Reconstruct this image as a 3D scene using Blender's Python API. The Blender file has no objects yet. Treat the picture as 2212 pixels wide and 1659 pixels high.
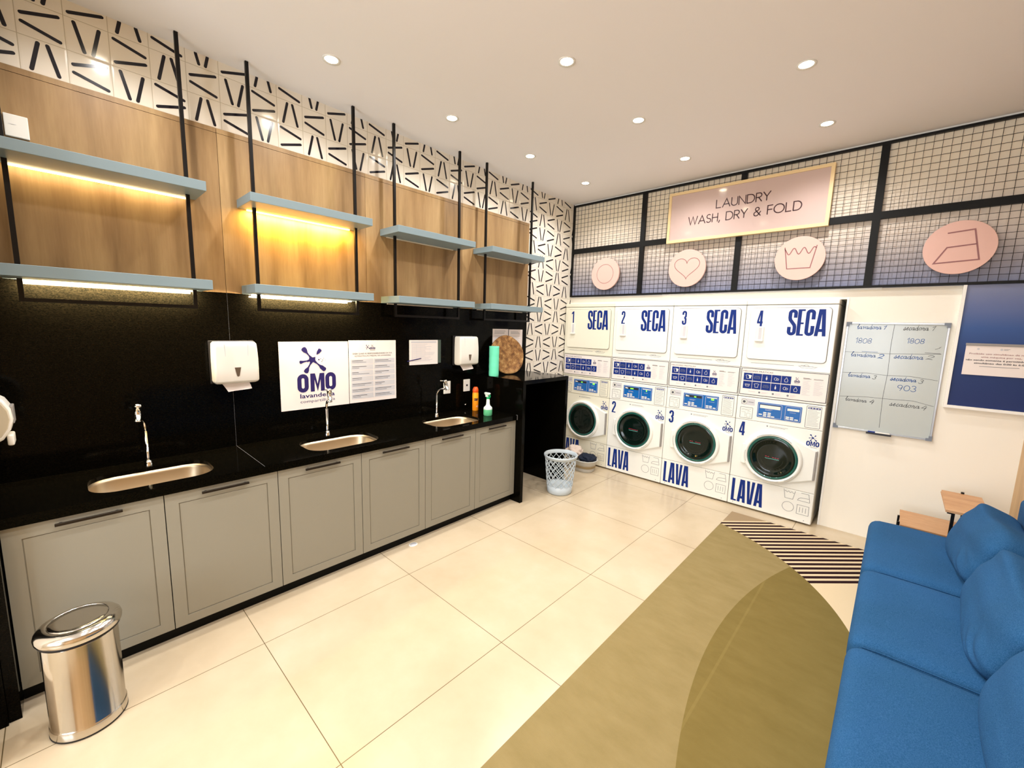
import bpy, bmesh, math, random
from mathutils import Vector, Matrix
from mathutils.geometry import tessellate_polygon
from mathutils import noise as mnoise
random.seed(7)
pi = math.pi
SC = bpy.context.scene
COL = SC.collection

# ------------------------------------------------------------------ camera
CAM = Vector((3.1633, 0.0, 1.6838)); YAW, PITCH, ROLL, FPX = 0.7451, -0.137, 0.0282, 902.83
def make_camera():
    fw = Vector((-math.sin(YAW)*math.cos(PITCH), math.cos(YAW)*math.cos(PITCH), math.sin(PITCH)))
    r = Vector((math.cos(YAW), math.sin(YAW), 0)); u = r.cross(fw)
    r2 = math.cos(ROLL)*r + math.sin(ROLL)*u; u2 = -math.sin(ROLL)*r + math.cos(ROLL)*u
    m = Matrix(((r2.x, u2.x, -fw.x, CAM.x), (r2.y, u2.y, -fw.y, CAM.y), (r2.z, u2.z, -fw.z, CAM.z), (0, 0, 0, 1)))
    c = bpy.data.cameras.new('camera'); c.sensor_fit = 'HORIZONTAL'; c.sensor_width = 36
    c.lens = FPX/2212*36; c.clip_start = 0.02; c.clip_end = 60
    o = bpy.data.objects.new('camera', c); COL.objects.link(o); o.matrix_world = m
    SC.camera = o
make_camera()

# ------------------------------------------------------------------ world, exposure
W = bpy.data.worlds.new('world'); SC.world = W; W.use_nodes = True
W.node_tree.nodes['Background'].inputs[0].default_value = (0.75, 0.85, 1.0, 1)
W.node_tree.nodes['Background'].inputs[1].default_value = 0.6
SC.view_settings.view_transform = 'Standard'; SC.view_settings.look = 'None'
SC.view_settings.exposure = 0.0; SC.view_settings.gamma = 1.0
SC.view_settings.use_curve_mapping = False

# ------------------------------------------------------------------ dimensions (metres)
H = 3.194          # ceiling
D = 4.50           # back wall plane
F = 4.383          # front of the machines
XR = 3.86          # right wall
YB = -2.60         # wall behind the camera
YE = -0.27         # black end wall beside the counter
CH = 0.854         # counter top
CF = 0.584         # counter front edge
HC = 1.187         # raised counter top

SPOT_E, SPOT_COL = 42.0, (1.0, 0.99, 0.99)
LX = (0.543, 1.577, 2.591); LY = (-2.30, -1.20, 0.30, 1.21, 2.105, 2.995, 3.89)
def lamp(name, kind, loc, energy, color, parent=None, **kw):
    l = bpy.data.lights.new(name, kind); l.energy = energy; l.color = color
    for k, v in kw.items(): setattr(l, k, v)
    o = bpy.data.objects.new(name, l); COL.objects.link(o); o.location = loc
    if parent: o.parent = parent
    return o
# daylight through the window behind the camera
day = lamp('daylight', 'AREA', (2.3, YB-0.25, 1.55), 95, (0.86, 0.93, 1.0), shape='RECTANGLE', size=2.0, size_y=1.7)
day.rotation_euler = (pi/2, 0, 0)

# ------------------------------------------------------------------ materials
def lin(c): return tuple((x/255/12.92 if x/255 <= .04045 else ((x/255+.055)/1.055)**2.4) for x in c) + (1.0,)
MATS = {}
def mat(name, rgb, rough=0.5, metal=0.0, emit=None, estr=0.0, spec=0.5, coat=0.0, noise=0.0, nscale=8.0, bump=0.0, bscale=200.0, trans=0.0, alpha=1.0, ior=1.45):
    if name in MATS: return MATS[name]
    m = bpy.data.materials.new(name); m.use_nodes = True; nt = m.node_tree; b = nt.nodes['Principled BSDF']
    b.inputs['Base Color'].default_value = lin(rgb); b.inputs['Roughness'].default_value = rough
    b.inputs['Metallic'].default_value = metal; b.inputs['Specular IOR Level'].default_value = spec
    b.inputs['Coat Weight'].default_value = coat; b.inputs['Transmission Weight'].default_value = trans
    b.inputs['Alpha'].default_value = alpha; b.inputs['IOR'].default_value = ior
    if emit:
        b.inputs['Emission Color'].default_value = lin(emit); b.inputs['Emission Strength'].default_value = estr
    tc = None
    if noise or bump:
        tc = nt.nodes.new('ShaderNodeTexCoord')
    if noise:
        n = nt.nodes.new('ShaderNodeTexNoise'); n.inputs['Scale'].default_value = nscale; n.inputs['Detail'].default_value = 6
        nt.links.new(tc.outputs['Object'], n.inputs['Vector'])
        mx = nt.nodes.new('ShaderNodeMix'); mx.data_type = 'RGBA'
        c = lin(rgb); mx.inputs[6].default_value = tuple(x*(1-noise) for x in c[:3])+(1,); mx.inputs[7].default_value = tuple(min(1, x*(1+noise)) for x in c[:3])+(1,)
        nt.links.new(n.outputs['Fac'], mx.inputs[0]); nt.links.new(mx.outputs[2], b.inputs['Base Color'])
    if bump:
        n2 = nt.nodes.new('ShaderNodeTexNoise'); n2.inputs['Scale'].default_value = bscale; n2.inputs['Detail'].default_value = 3
        nt.links.new(tc.outputs['Object'], n2.inputs['Vector'])
        bp = nt.nodes.new('ShaderNodeBump'); bp.inputs['Strength'].default_value = bump; bp.inputs['Distance'].default_value = 0.004
        nt.links.new(n2.outputs['Fac'], bp.inputs['Height']); nt.links.new(bp.outputs[0], b.inputs['Normal'])
    MATS[name] = m
    return m

class G:
    """tiny math-node builder"""
    def __init__(s, m): s.nt = m.node_tree; s.b = s.nt.nodes['Principled BSDF']
    def n(s, t, **k):
        x = s.nt.nodes.new(t)
        for a, v in k.items(): setattr(x, a, v)
        return x
    def xyz(s):
        tc = s.n('ShaderNodeTexCoord'); sp = s.n('ShaderNodeSeparateXYZ'); ge = s.n('ShaderNodeNewGeometry'); s.nt.links.new(ge.outputs['Position'], sp.inputs[0]); s.tc = tc
        return sp.outputs
    def m(s, op, a, b=None, c=None):
        x = s.n('ShaderNodeMath', operation=op)
        for i, v in enumerate((a, b, c)):
            if v is None: continue
            if isinstance(v, (int, float)): x.inputs[i].default_value = v
            else: s.nt.links.new(v, x.inputs[i])
        return x.outputs[0]
    def mix(s, f, a, b):
        x = s.n('ShaderNodeMix', data_type='RGBA')
        for i, v in ((0, f), (6, a), (7, b)):
            if isinstance(v, (tuple, int, float)): x.inputs[i].default_value = v
            else: s.nt.links.new(v, x.inputs[i])
        return x.outputs[2]
    def noise(s, scale, detail=4, vec=None, rough=.5):
        x = s.n('ShaderNodeTexNoise'); x.inputs['Scale'].default_value = scale; x.inputs['Detail'].default_value = detail; x.inputs['Roughness'].default_value = rough
        s.nt.links.new(vec or s.tc.outputs['Object'], x.inputs['Vector']); return x.outputs['Fac']
    def scaled(s, v):
        x = s.n('ShaderNodeMapping'); x.inputs['Scale'].default_value = v; s.nt.links.new(s.tc.outputs['Object'], x.inputs['Vector']); return x.outputs[0]
    def ramp(s, f, stops):
        x = s.n('ShaderNodeValToRGB'); e = x.color_ramp.elements
        while len(e) < len(stops): e.new(0.5)
        for i, (p, c) in enumerate(stops): e[i].position = p; e[i].color = c
        s.nt.links.new(f, x.inputs[0]); return x.outputs[0]
    def bump(s, h, st=.3, dist=.003):
        x = s.n('ShaderNodeBump'); x.inputs['Strength'].default_value = st; x.inputs['Distance'].default_value = dist
        s.nt.links.new(h, x.inputs['Height']); s.nt.links.new(x.outputs[0], s.b.inputs['Normal'])
    def col(s, c): s.nt.links.new(c, s.b.inputs['Base Color'])
    def rough(s, c): s.nt.links.new(c, s.b.inputs['Roughness'])

def floor_mat():
    m = mat('porcelain_floor', (236, 219, 190), rough=.22); g = G(m); x, y, z = g.xyz()
    def grout(c, o, p):
        t = g.m('MODULO', g.m('ADD', g.m('DIVIDE', g.m('SUBTRACT', c, o), p), 100.0), 1.0)
        d = g.m('MINIMUM', t, g.m('SUBTRACT', 1.0, t)); return g.m('LESS_THAN', d, 0.0017/p)
    gr = g.m('MAXIMUM', grout(x, 0.8941, .8757), grout(y, 0.6025, .8818))
    base = g.ramp(g.noise(2.2, 6, rough=.6), [(.3, lin((193, 174, 144))), (.55, lin((202, 184, 155))), (.75, lin((208, 192, 166)))])
    spec = g.ramp(g.noise(26, 3), [(.66, (0, 0, 0, 1)), (.74, (1, 1, 1, 1))])
    base = g.mix(g.m('MULTIPLY', spec, .10), base, lin((196, 176, 140)))
    g.col(g.mix(gr, base, lin((104, 90, 62)))); return m
def wood_mat(name, a, b, c, sc=(7, 7, .7), rough=.45):
    m = mat(name, b, rough=rough); g = G(m); g.xyz()
    v = g.scaled(sc); n = g.noise(1.0, 5, v, .55); n2 = g.noise(9.0, 4, v, .6)
    base = g.ramp(n, [(.25, lin(a)), (.5, lin(b)), (.72, lin(c))])
    fine = g.ramp(n2, [(.35, (.86, .84, .80, 1)), (.65, (1, 1, 1, 1))])
    x = g.n('ShaderNodeMix', data_type='RGBA', blend_type='MULTIPLY'); x.inputs[0].default_value = .8
    g.nt.links.new(base, x.inputs[6]); g.nt.links.new(fine, x.inputs[7]); g.col(x.outputs[2]); g.bump(n2, .08, .001); return m
def granite_mat():
    m = mat('black_granite', (4, 3, 2), rough=.09, spec=.07); g = G(m); g.xyz()
    n = g.noise(300, 5, g.scaled((1, .45, 1)), .7); c = g.ramp(n, [(.40, lin((3, 3, 2))), (.75, lin((17, 14, 8)))])
    g.col(c); n2 = g.noise(60, 3, g.scaled((1, .35, 1))); g.bump(n2, .10, .0008); return m
def tile_mat():
    m = mat('white_glazed_tile', (236, 229, 214), rough=.13); g = G(m); x, y, z = g.xyz()
    def gr(c, o, p):
        t = g.m('MODULO', g.m('ADD', g.m('DIVIDE', g.m('SUBTRACT', c, o), p), 100.0), 1.0)
        return g.m('MINIMUM', t, g.m('SUBTRACT', 1.0, t))
    d = g.m('MINIMUM', gr(y, TY0, TP), gr(z, TZ0, TQ))
    g.col(g.mix(g.m('LESS_THAN', d, .010), lin((238, 231, 217)), lin((196, 186, 164))))
    g.bump(g.ramp(d, [(0, (0, 0, 0, 1)), (.05, (1, 1, 1, 1))]), .35, .002); return m
TY0, TP, TZ0, TQ = -0.0205, 0.15865, 2.9675, 0.1537
def ombre_mat():
    m = mat('ombre_wallpaper', (200, 190, 180), rough=.55); g = G(m); x, y, z = g.xyz()
    t = g.m('DIVIDE', g.m('SUBTRACT', z, 1.15), 2.05)
    g.col(g.ramp(t, [(0, lin((10, 36, 96))), (.2, lin((16, 48, 104))), (.30, lin((50, 84, 146))), (.38, lin((98, 112, 158))), (.46, lin((132, 138, 166))), (.54, lin((168, 162, 168))), (.66, lin((226, 212, 198))), (.9, lin((248, 235, 212)))]))
    return m
def rug_mat():
    m = mat('printed_rug', (150, 128, 80), rough=.95, spec=.1); g = G(m); x, y, z = g.xyz()
    def circ(cx, cy, r):
        a = g.m('SUBTRACT', x, cx); b = g.m('SUBTRACT', y, cy)
        return g.m('LESS_THAN', g.m('SQRT', g.m('ADD', g.m('MULTIPLY', a, a), g.m('MULTIPLY', b, b))), r)
    olive_zone = g.m('MAXIMUM', circ(1.610, 2.3046, 1.6457), g.m('LESS_THAN', y, 2.3))
    inner = circ(5.912, 2.414, 3.335)
    d = g.m('SUBTRACT', y, x)
    t = g.m('MODULO', g.m('ADD', g.m('DIVIDE', g.m('SUBTRACT', d, .452), .0765), 100.0), 1.0)
    band = g.m('MULTIPLY', g.m('LESS_THAN', t, .55), g.m('MULTIPLY', g.m('GREATER_THAN', d, .445), g.m('LESS_THAN', d, 1.75)))
    n = g.noise(5, 6, g.scaled((1, 2.2, 1)), .65)
    ol = g.mix(n, lin((128, 112, 70)), lin((154, 136, 94))); ol2 = g.mix(n, lin((108, 92, 46)), lin((130, 113, 66)))
    be = g.mix(g.m('GREATER_THAN', d, .45), lin((190, 164, 126)), lin((206, 184, 156))); be = g.mix(g.m('GREATER_THAN', d, 1.75), lin((218, 196, 160)), lin((160, 138, 108)))
    c = g.mix(band, be, lin((44, 24, 26))); o2 = g.mix(inner, ol, ol2)
    line = g.m('MULTIPLY', g.m('MULTIPLY', inner, olive_zone), g.m('LESS_THAN', g.m('ABSOLUTE', g.m('SUBTRACT', x, 2.660)), .006))
    o2 = g.mix(g.m('MULTIPLY', line, .12), o2, lin((166, 146, 92)))
    g.col(g.mix(olive_zone, c, o2)); g.bump(g.noise(420, 2), .5, .002); return m
def fabric_mat():
    m = mat('blue_sofa_fabric', (24, 84, 140), rough=.9, spec=.2); g = G(m); g.xyz()
    n = g.noise(2.5, 4); w = g.noise(340, 2, g.scaled((1, 1, 1)))
    a = g.mix(n, lin((14, 64, 96)), lin((34, 84, 134))); b = g.mix(g.ramp(w, [(.35, (0, 0, 0, 1)), (.65, (1, 1, 1, 1))]), a, lin((72, 118, 164)))
    g.col(g.mix(.35, a, b)); g.bump(w, .55, .003); return m
def woven_mat():
    m = mat('woven_straw', (168, 122, 70), rough=.7); g = G(m); x, y, z = g.xyz()
    n = g.noise(22, 4); k = g.ramp(n, [(.3, lin((104, 66, 32))), (.5, lin((158, 112, 62))), (.7, lin((206, 164, 104)))])
    g.col(k); wv = g.n('ShaderNodeTexWave'); wv.inputs['Scale'].default_value = 60; wv.inputs['Distortion'].default_value = 6
    g.nt.links.new(g.tc.outputs['Object'], wv.inputs['Vector']); g.bump(wv.outputs['Fac'], .8, .004); return m

M_floor = floor_mat(); M_gran = granite_mat(); M_tile = tile_mat(); M_plinth = mat('black_plinth', (6, 6, 4), rough=.6, spec=.2); M_omb = ombre_mat(); M_rug = rug_mat(); M_fab = fabric_mat(); M_straw = woven_mat()
M_wood = wood_mat('oak_panel', (112, 84, 50), (153, 121, 80), (178, 146, 100))
M_woodr = wood_mat('oak_right_wall', (178, 140, 96), (198, 162, 116), (210, 176, 130))
M_table = wood_mat('table_veneer', (186, 136, 94), (200, 152, 108), (208, 162, 118), (3, 14, 14))
M_ink = mat('black_glaze', (16, 12, 26), rough=.18)
M_ceil = mat('ceiling_paint', (243, 239, 238), rough=.9, spec=.2)
M_white = mat('white_wall_paint', (246, 240, 226), rough=.75, spec=.3)
M_trimw = mat('white_trim', (245, 243, 236), rough=.4)
M_enam = mat('white_enamel', (240, 240, 233), rough=.22)
M_enamc = mat('cream_enamel', (238, 234, 214), rough=.22)
M_plas = mat('white_plastic', (238, 234, 224), rough=.3)
M_greypl = mat('grey_plastic', (150, 146, 142), rough=.4)
M_blue = mat('signage_blue', (4, 42, 122), rough=.5, spec=.3)
M_navy = mat('print_navy', (34, 24, 92), rough=.5)
M_lineg = mat('grey_print', (120, 122, 128), rough=.5)
M_lgrey = mat('pale_print', (206, 205, 208), rough=.5)
M_dark = mat('dark_print', (38, 38, 46), rough=.45)
M_seam = mat('shadow_gap', (70, 68, 62), rough=.7)
M_black = mat('black_metal', (12, 9, 9), rough=.38, metal=.4)
M_frame = mat('frame_black_paint', (9, 9, 8), rough=.5, spec=.3)
M_shelf = mat('blue_grey_lacquer', (128, 146, 152), rough=.4)
M_cab = mat('grey_cabinet_paint', (142, 137, 122), rough=.5)
M_cabi = mat('cabinet_carcass', (60, 56, 48), rough=.7)
M_hand = mat('dark_bronze', (44, 36, 28), rough=.35, metal=.6)
M_chrome = mat('chrome', (225, 225, 225), rough=.06, metal=1.0)
M_steel = mat('polished_steel', (205, 200, 192), rough=.13, metal=1.0)
M_sink = mat('brushed_steel', (196, 178, 150), rough=.38, metal=1.0)
M_paper = mat('white_paper', (240, 230, 224), rough=.6)
M_pink = mat('pink_acrylic', (232, 190, 178), rough=.12)
M_sign = mat('sign_mauve', (206, 182, 174), rough=.10)
M_signf = mat('sign_cream_edge', (240, 212, 160), rough=.4)
M_brown = mat('brown_lettering', (62, 30, 34), rough=.5)
M_mauve = mat('mauve_line', (150, 100, 100), rough=.5)
M_wb = mat('whiteboard_gloss', (190, 197, 194), rough=.18)
M_alu = mat('aluminium', (186, 188, 190), rough=.3, metal=.7)
M_ink2 = mat('marker_blue', (44, 92, 160), rough=.6)
M_ink3 = mat('marker_grey', (92, 96, 100), rough=.6)
M_cornr = mat('corner_grey', (120, 128, 140), rough=.5)
M_glass = mat('dark_door_glass', (8, 22, 17), rough=.07, spec=.4)
M_teal = mat('teal_glass_edge', (14, 84, 76), rough=.12, coat=.6)
M_drum = mat('drum_steel', (70, 74, 72), rough=.25, metal=.9)
M_red = mat('red_print', (170, 50, 70), rough=.5)
M_tealp = mat('teal_print', (110, 190, 180), rough=.4)
M_disp = mat('display_blue', (24, 92, 160), rough=.2, emit=(24, 92, 160), estr=.25)
M_green = mat('led_green', (120, 240, 60), rough=.4, emit=(120, 240, 60), estr=1.5)
M_towelg = mat('mint_paper', (112, 226, 184), rough=.8, bump=.4, bscale=90)
M_orange = mat('orange_can', (246, 150, 30), rough=.3)
M_orcap = mat('orange_cap', (226, 84, 24), rough=.4)
M_sprayw = mat('translucent_bottle', (226, 238, 228), rough=.35)
M_sprayg = mat('green_liquid', (110, 210, 150), rough=.3)
M_green2 = mat('green_trigger', (20, 170, 100), rough=.4)
M_bask = mat('pale_blue_plastic', (190, 199, 203), rough=.45)
M_tubw = mat('grey_white_rubber', (206, 204, 196), rough=.5)
M_tubb = mat('beige_rubber', (170, 150, 112), rough=.6)
M_cloth = mat('white_cloth', (226, 208, 194), rough=.9, bump=.3, bscale=120)
M_cloth2 = mat('navy_cloth', (22, 32, 50), rough=.9, bump=.3, bscale=120)
M_smoke = mat('dispenser_window', (96, 80, 66), rough=.2)
M_side = mat('dispenser_side_grey', (206, 194, 168), rough=.5)
M_rubber = mat('black_rubber', (14, 10, 14), rough=.6)
M_acryl = mat('clear_acrylic', (236, 232, 236), rough=.1)
M_bagc = mat('cream_canvas', (214, 196, 170), rough=.9, bump=.4, bscale=60)
M_pinkc = mat('pink_cloth', (176, 128, 112), rough=.95, noise=.35, nscale=60, bump=.8, bscale=40)
M_green3 = mat('cloudy_acrylic', (70, 84, 74), rough=.15)
M_lampe = mat('downlight_diffuser', (255, 244, 220), emit=(255, 236, 200), estr=60)
M_ledon = mat('led_strip_lit', (255, 240, 200), emit=(255, 228, 170), estr=9)
M_ledhot = mat('led_strip_warm', (255, 225, 140), emit=(255, 215, 110), estr=10)
M_ledoff = mat('led_strip_off', (214, 200, 176), rough=.4)
M_pane = mat('window_daylight', (235, 242, 255), emit=(225, 236, 255), estr=2.2)

# ------------------------------------------------------------------ mesh builder
class MB:
    def __init__(s): s.v = []; s.f = []; s.mi = []; s.sm = []; s.mats = []
    def _m(s, m):
        if m not in s.mats: s.mats.append(m)
        return s.mats.index(m)
    def add(s, vs, fs, m, smooth=False):
        o = len(s.v); s.v += [tuple(v) for v in vs]; k = s._m(m)
        for f in fs: s.f.append(tuple(o+i for i in f)); s.mi.append(k); s.sm.append(smooth)
        return s
    def frombm(s, bm, m, smooth=False, mtx=None):
        bm.verts.index_update()
        s.add([(mtx @ v.co) if mtx else v.co for v in bm.verts], [[v.index for v in f.verts] for f in bm.faces], m, smooth); bm.free(); return s
    def box(s, x0, x1, y0, y1, z0, z1, m, bev=0, seg=2, smooth=False, mtx=None):
        if not bev:
            vs = [(x, y, z) for x in (x0, x1) for y in (y0, y1) for z in (z0, z1)]
            if mtx: vs = [mtx @ Vector(v) for v in vs]
            return s.add(vs, [(0, 1, 3, 2), (4, 6, 7, 5), (0, 4, 5, 1), (2, 3, 7, 6), (0, 2, 6, 4), (1, 5, 7, 3)], m)
        bm = bmesh.new(); bmesh.ops.create_cube(bm, size=1)
        for v in bm.verts: v.co = Vector((x0+(v.co.x+.5)*(x1-x0), y0+(v.co.y+.5)*(y1-y0), z0+(v.co.z+.5)*(z1-z0)))
        bmesh.ops.bevel(bm, geom=bm.edges[:], offset=bev, segments=seg, profile=.5, affect='EDGES')
        return s.frombm(bm, m, smooth or seg > 2, mtx)
    def tube(s, pts, r, m, n=10, closed=False, caps=True):
        pts = [Vector(p) for p in pts]; k = len(pts); rs = r if isinstance(r, (list, tuple)) else [r]*k
        ring = []; prev = None
        for i, p in enumerate(pts):
            a = pts[(i-1) % k] if (closed or i > 0) else p; b = pts[(i+1) % k] if (closed or i < k-1) else p
            t = (b-a).normalized()
            if prev is None:
                up = Vector((0, 0, 1)) if abs(t.z) < .9 else Vector((1, 0, 0)); u = t.cross(up).normalized()
            else: u = (prev - t*prev.dot(t)).normalized()
            prev = u; w = t.cross(u)
            ring.append([p + rs[i]*(math.cos(2*pi*j/n)*u + math.sin(2*pi*j/n)*w) for j in range(n)])
        vs = [v for rr in ring for v in rr]; fs = []
        for i in range(k if closed else k-1):
            for j in range(n):
                a = i*n+j; b = i*n+(j+1) % n; c = ((i+1) % k)*n+(j+1) % n; d = ((i+1) % k)*n+j; fs.append((a, b, c, d))
        s.add(vs, fs, m, True)
        if caps and not closed:
            s.add(ring[0], [tuple(range(n))[::-1]], m); s.add(ring[-1], [tuple(range(n))], m)
        return s
    def lathe(s, prof, c, m, n=40, axis='z', smooth=True, sx=1, sy=1, close=True):
        """prof = [(r, h), ...]; c = centre; axis z or y (towards the room = -y)"""
        vs = []
        for r, h in prof:
            for j in range(n):
                a = 2*pi*j/n; x, y = r*math.cos(a)*sx, r*math.sin(a)*sy
                if axis == 'z': vs.append((c[0]+x, c[1]+y, c[2]+h))
                elif axis == 'y': vs.append((c[0]+x, c[1]-h, c[2]+y))
                else: vs.append((c[0]+h, c[1]+x, c[2]+y))
        fs = []
        for i in range(len(prof)-1):
            for j in range(n): fs.append((i*n+j, i*n+(j+1) % n, (i+1)*n+(j+1) % n, (i+1)*n+j))
        s.add(vs, fs, m, smooth)
        if close:
            if prof[0][0] > 1e-5: s.add(vs[:n], [tuple(range(n))[::-1]], m)
            if prof[-1][0] > 1e-5: s.add(vs[-n:], [tuple(range(n))], m)
        return s
    def loft(s, loops, m, smooth=True, cap0=False, cap1=False):
        n = len(loops[0]); vs = [v for l in loops for v in l]; fs = []
        for i in range(len(loops)-1):
            for j in range(n): fs.append((i*n+j, i*n+(j+1) % n, (i+1)*n+(j+1) % n, (i+1)*n+j))
        s.add(vs, fs, m, smooth)
        if cap0: s.add(loops[0], [tuple(range(n))[::-1]], m)
        if cap1: s.add(loops[-1], [tuple(range(n))], m)
        return s
    def build(s, name, parent=None, origin=None, local=False):
        """vertices are world coordinates unless local; the object origin goes to the parent's origin (or to `origin`)"""
        me = bpy.data.meshes.new(name)
        off = Vector((0, 0, 0))
        if not local:
            if parent is not None: off = Vector(parent['_base'])
            elif origin is not None: off = Vector(origin)
        me.from_pydata([tuple(Vector(v)-off) for v in s.v], [], s.f); me.update()
        for m in s.mats: me.materials.append(m)
        me.polygons.foreach_set('material_index', s.mi); me.polygons.foreach_set('use_smooth', s.sm); me.update()
        o = bpy.data.objects.new(name, me); COL.objects.link(o)
        if parent is not None:
            o.parent = parent
            if parent.type != 'EMPTY': o['_base'] = list(Vector(parent['_base']))
            o['_base'] = list(off) if not local else [0, 0, 0]
        else:
            o.location = off; o['_base'] = list(off)
        return o
def tag(o, label, cat, group=None, kind=None):
    o['label'] = label; o['category'] = cat
    if group: o['group'] = group
    if kind: o['kind'] = kind
    return o
def thing(name, label, cat, loc=(0, 0, 0), rz=0, group=None):
    o = bpy.data.objects.new(name, None); COL.objects.link(o); o.location = loc; o.rotation_euler = (0, 0, rz); o['_base'] = list(loc)
    o.empty_display_size = .1
    return tag(o, label, cat, group)
def struct(mb, name, origin=(0, 0, 0)):
    o = mb.build(name, origin=origin); o['kind'] = 'structure'; return o

# ------------------------------------------------------------------ flat drawing on a plane
class Plane:
    def __init__(s, o, u, v, n): s.o = Vector(o); s.u = Vector(u); s.v = Vector(v); s.n = Vector(n)
    def p(s, a, b, e=0): return s.o + a*s.u + b*s.v + e*s.n
    def sub(s, a, b, sc=1, e=0): return Plane(s.p(a, b, e), s.u*sc, s.v*sc, s.n)
def poly(mb, P, pts, m, e=.0006, holes=()):
    loops = [[Vector((a, b, 0)) for a, b in pts]] + [[Vector((a, b, 0)) for a, b in h] for h in holes]
    allp = [q for l in loops for q in l]
    tris = tessellate_polygon(loops)
    vs = [P.p(q.x, q.y, e) for q in allp]; fs = []
    for t in tris:
        a, b, c = (vs[i] for i in t)
        nrm = (b-a).cross(c-a)
        fs.append(tuple(t) if nrm.dot(P.n) > 0 else tuple(t)[::-1])
    mb.add(vs, fs, m)
def rect(mb, P, x0, y0, x1, y1, m, e=.0006): poly(mb, P, [(x0, y0), (x1, y0), (x1, y1), (x0, y1)], m, e)
def rrpts(x0, y0, x1, y1, r, n=5):
    out = []
    for cx, cy, a0 in ((x1-r, y0+r, -pi/2), (x1-r, y1-r, 0), (x0+r, y1-r, pi/2), (x0+r, y0+r, pi)):
        for i in range(n+1): a = a0+pi/2*i/n; out.append((cx+r*math.cos(a), cy+r*math.sin(a)))
    return out
def arc(cx, cy, rx, a0, a1, n=14, ry=None):
    ry = rx if ry is None else ry
    return [(cx+rx*math.cos(math.radians(a0+(a1-a0)*i/n)), cy+ry*math.sin(math.radians(a0+(a1-a0)*i/n))) for i in range(n+1)]
def ribbon(mb, P, pts, w, m, e=.0006, closed=False, cap='flat', w2=None):
    """stroke of width w along pts in plane units; mitred"""
    q = [Vector((a, b)) for a, b in pts]; k = len(q); L = []; R = []
    for i in range(k):
        a = q[(i-1) % k] if (closed or i > 0) else None; b = q[(i+1) % k] if (closed or i < k-1) else None
        d1 = (q[i]-a).normalized() if a is not None and (q[i]-a).length > 1e-9 else None
        d2 = (b-q[i]).normalized() if b is not None and (b-q[i]).length > 1e-9 else None
        if d1 is None and d2 is None: continue
        if d1 is None: d1 = d2
        if d2 is None: d2 = d1
        n1 = Vector((-d1.y, d1.x)); n2 = Vector((-d2.y, d2.x)); nn = n1+n2
        nn = n1 if nn.length < 1e-6 else nn.normalized()
        ww = (w if w2 is None else w+(w2-w)*i/(k-1))/2
        s = ww/max(.45, nn.dot(n1)); L.append(q[i]+nn*s); R.append(q[i]-nn*s)
    if cap == 'round' and not closed:
        for end, sg in ((0, -1), (k-1, 1)):
            d = (q[1]-q[0]).normalized() if end == 0 else (q[-1]-q[-2]).normalized()
            a0 = math.degrees(math.atan2(d.y, d.x)) + (90 if end == 0 else -90)
            poly(mb, P, arc(q[end].x, q[end].y, w/2, a0, a0+180, 6), m, e)
    vs = [P.p(v.x, v.y, e) for v in L+R]; n = len(L); fs = []
    for i in range(n if closed else n-1):
        j = (i+1) % n; f = (n+i, n+j, j, i)
        a, b, c = vs[f[0]], vs[f[1]], vs[f[2]]
        fs.append(f if (b-a).cross(c-a).dot(P.n) > 0 else f[::-1])
    mb.add(vs, fs, m)

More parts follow.
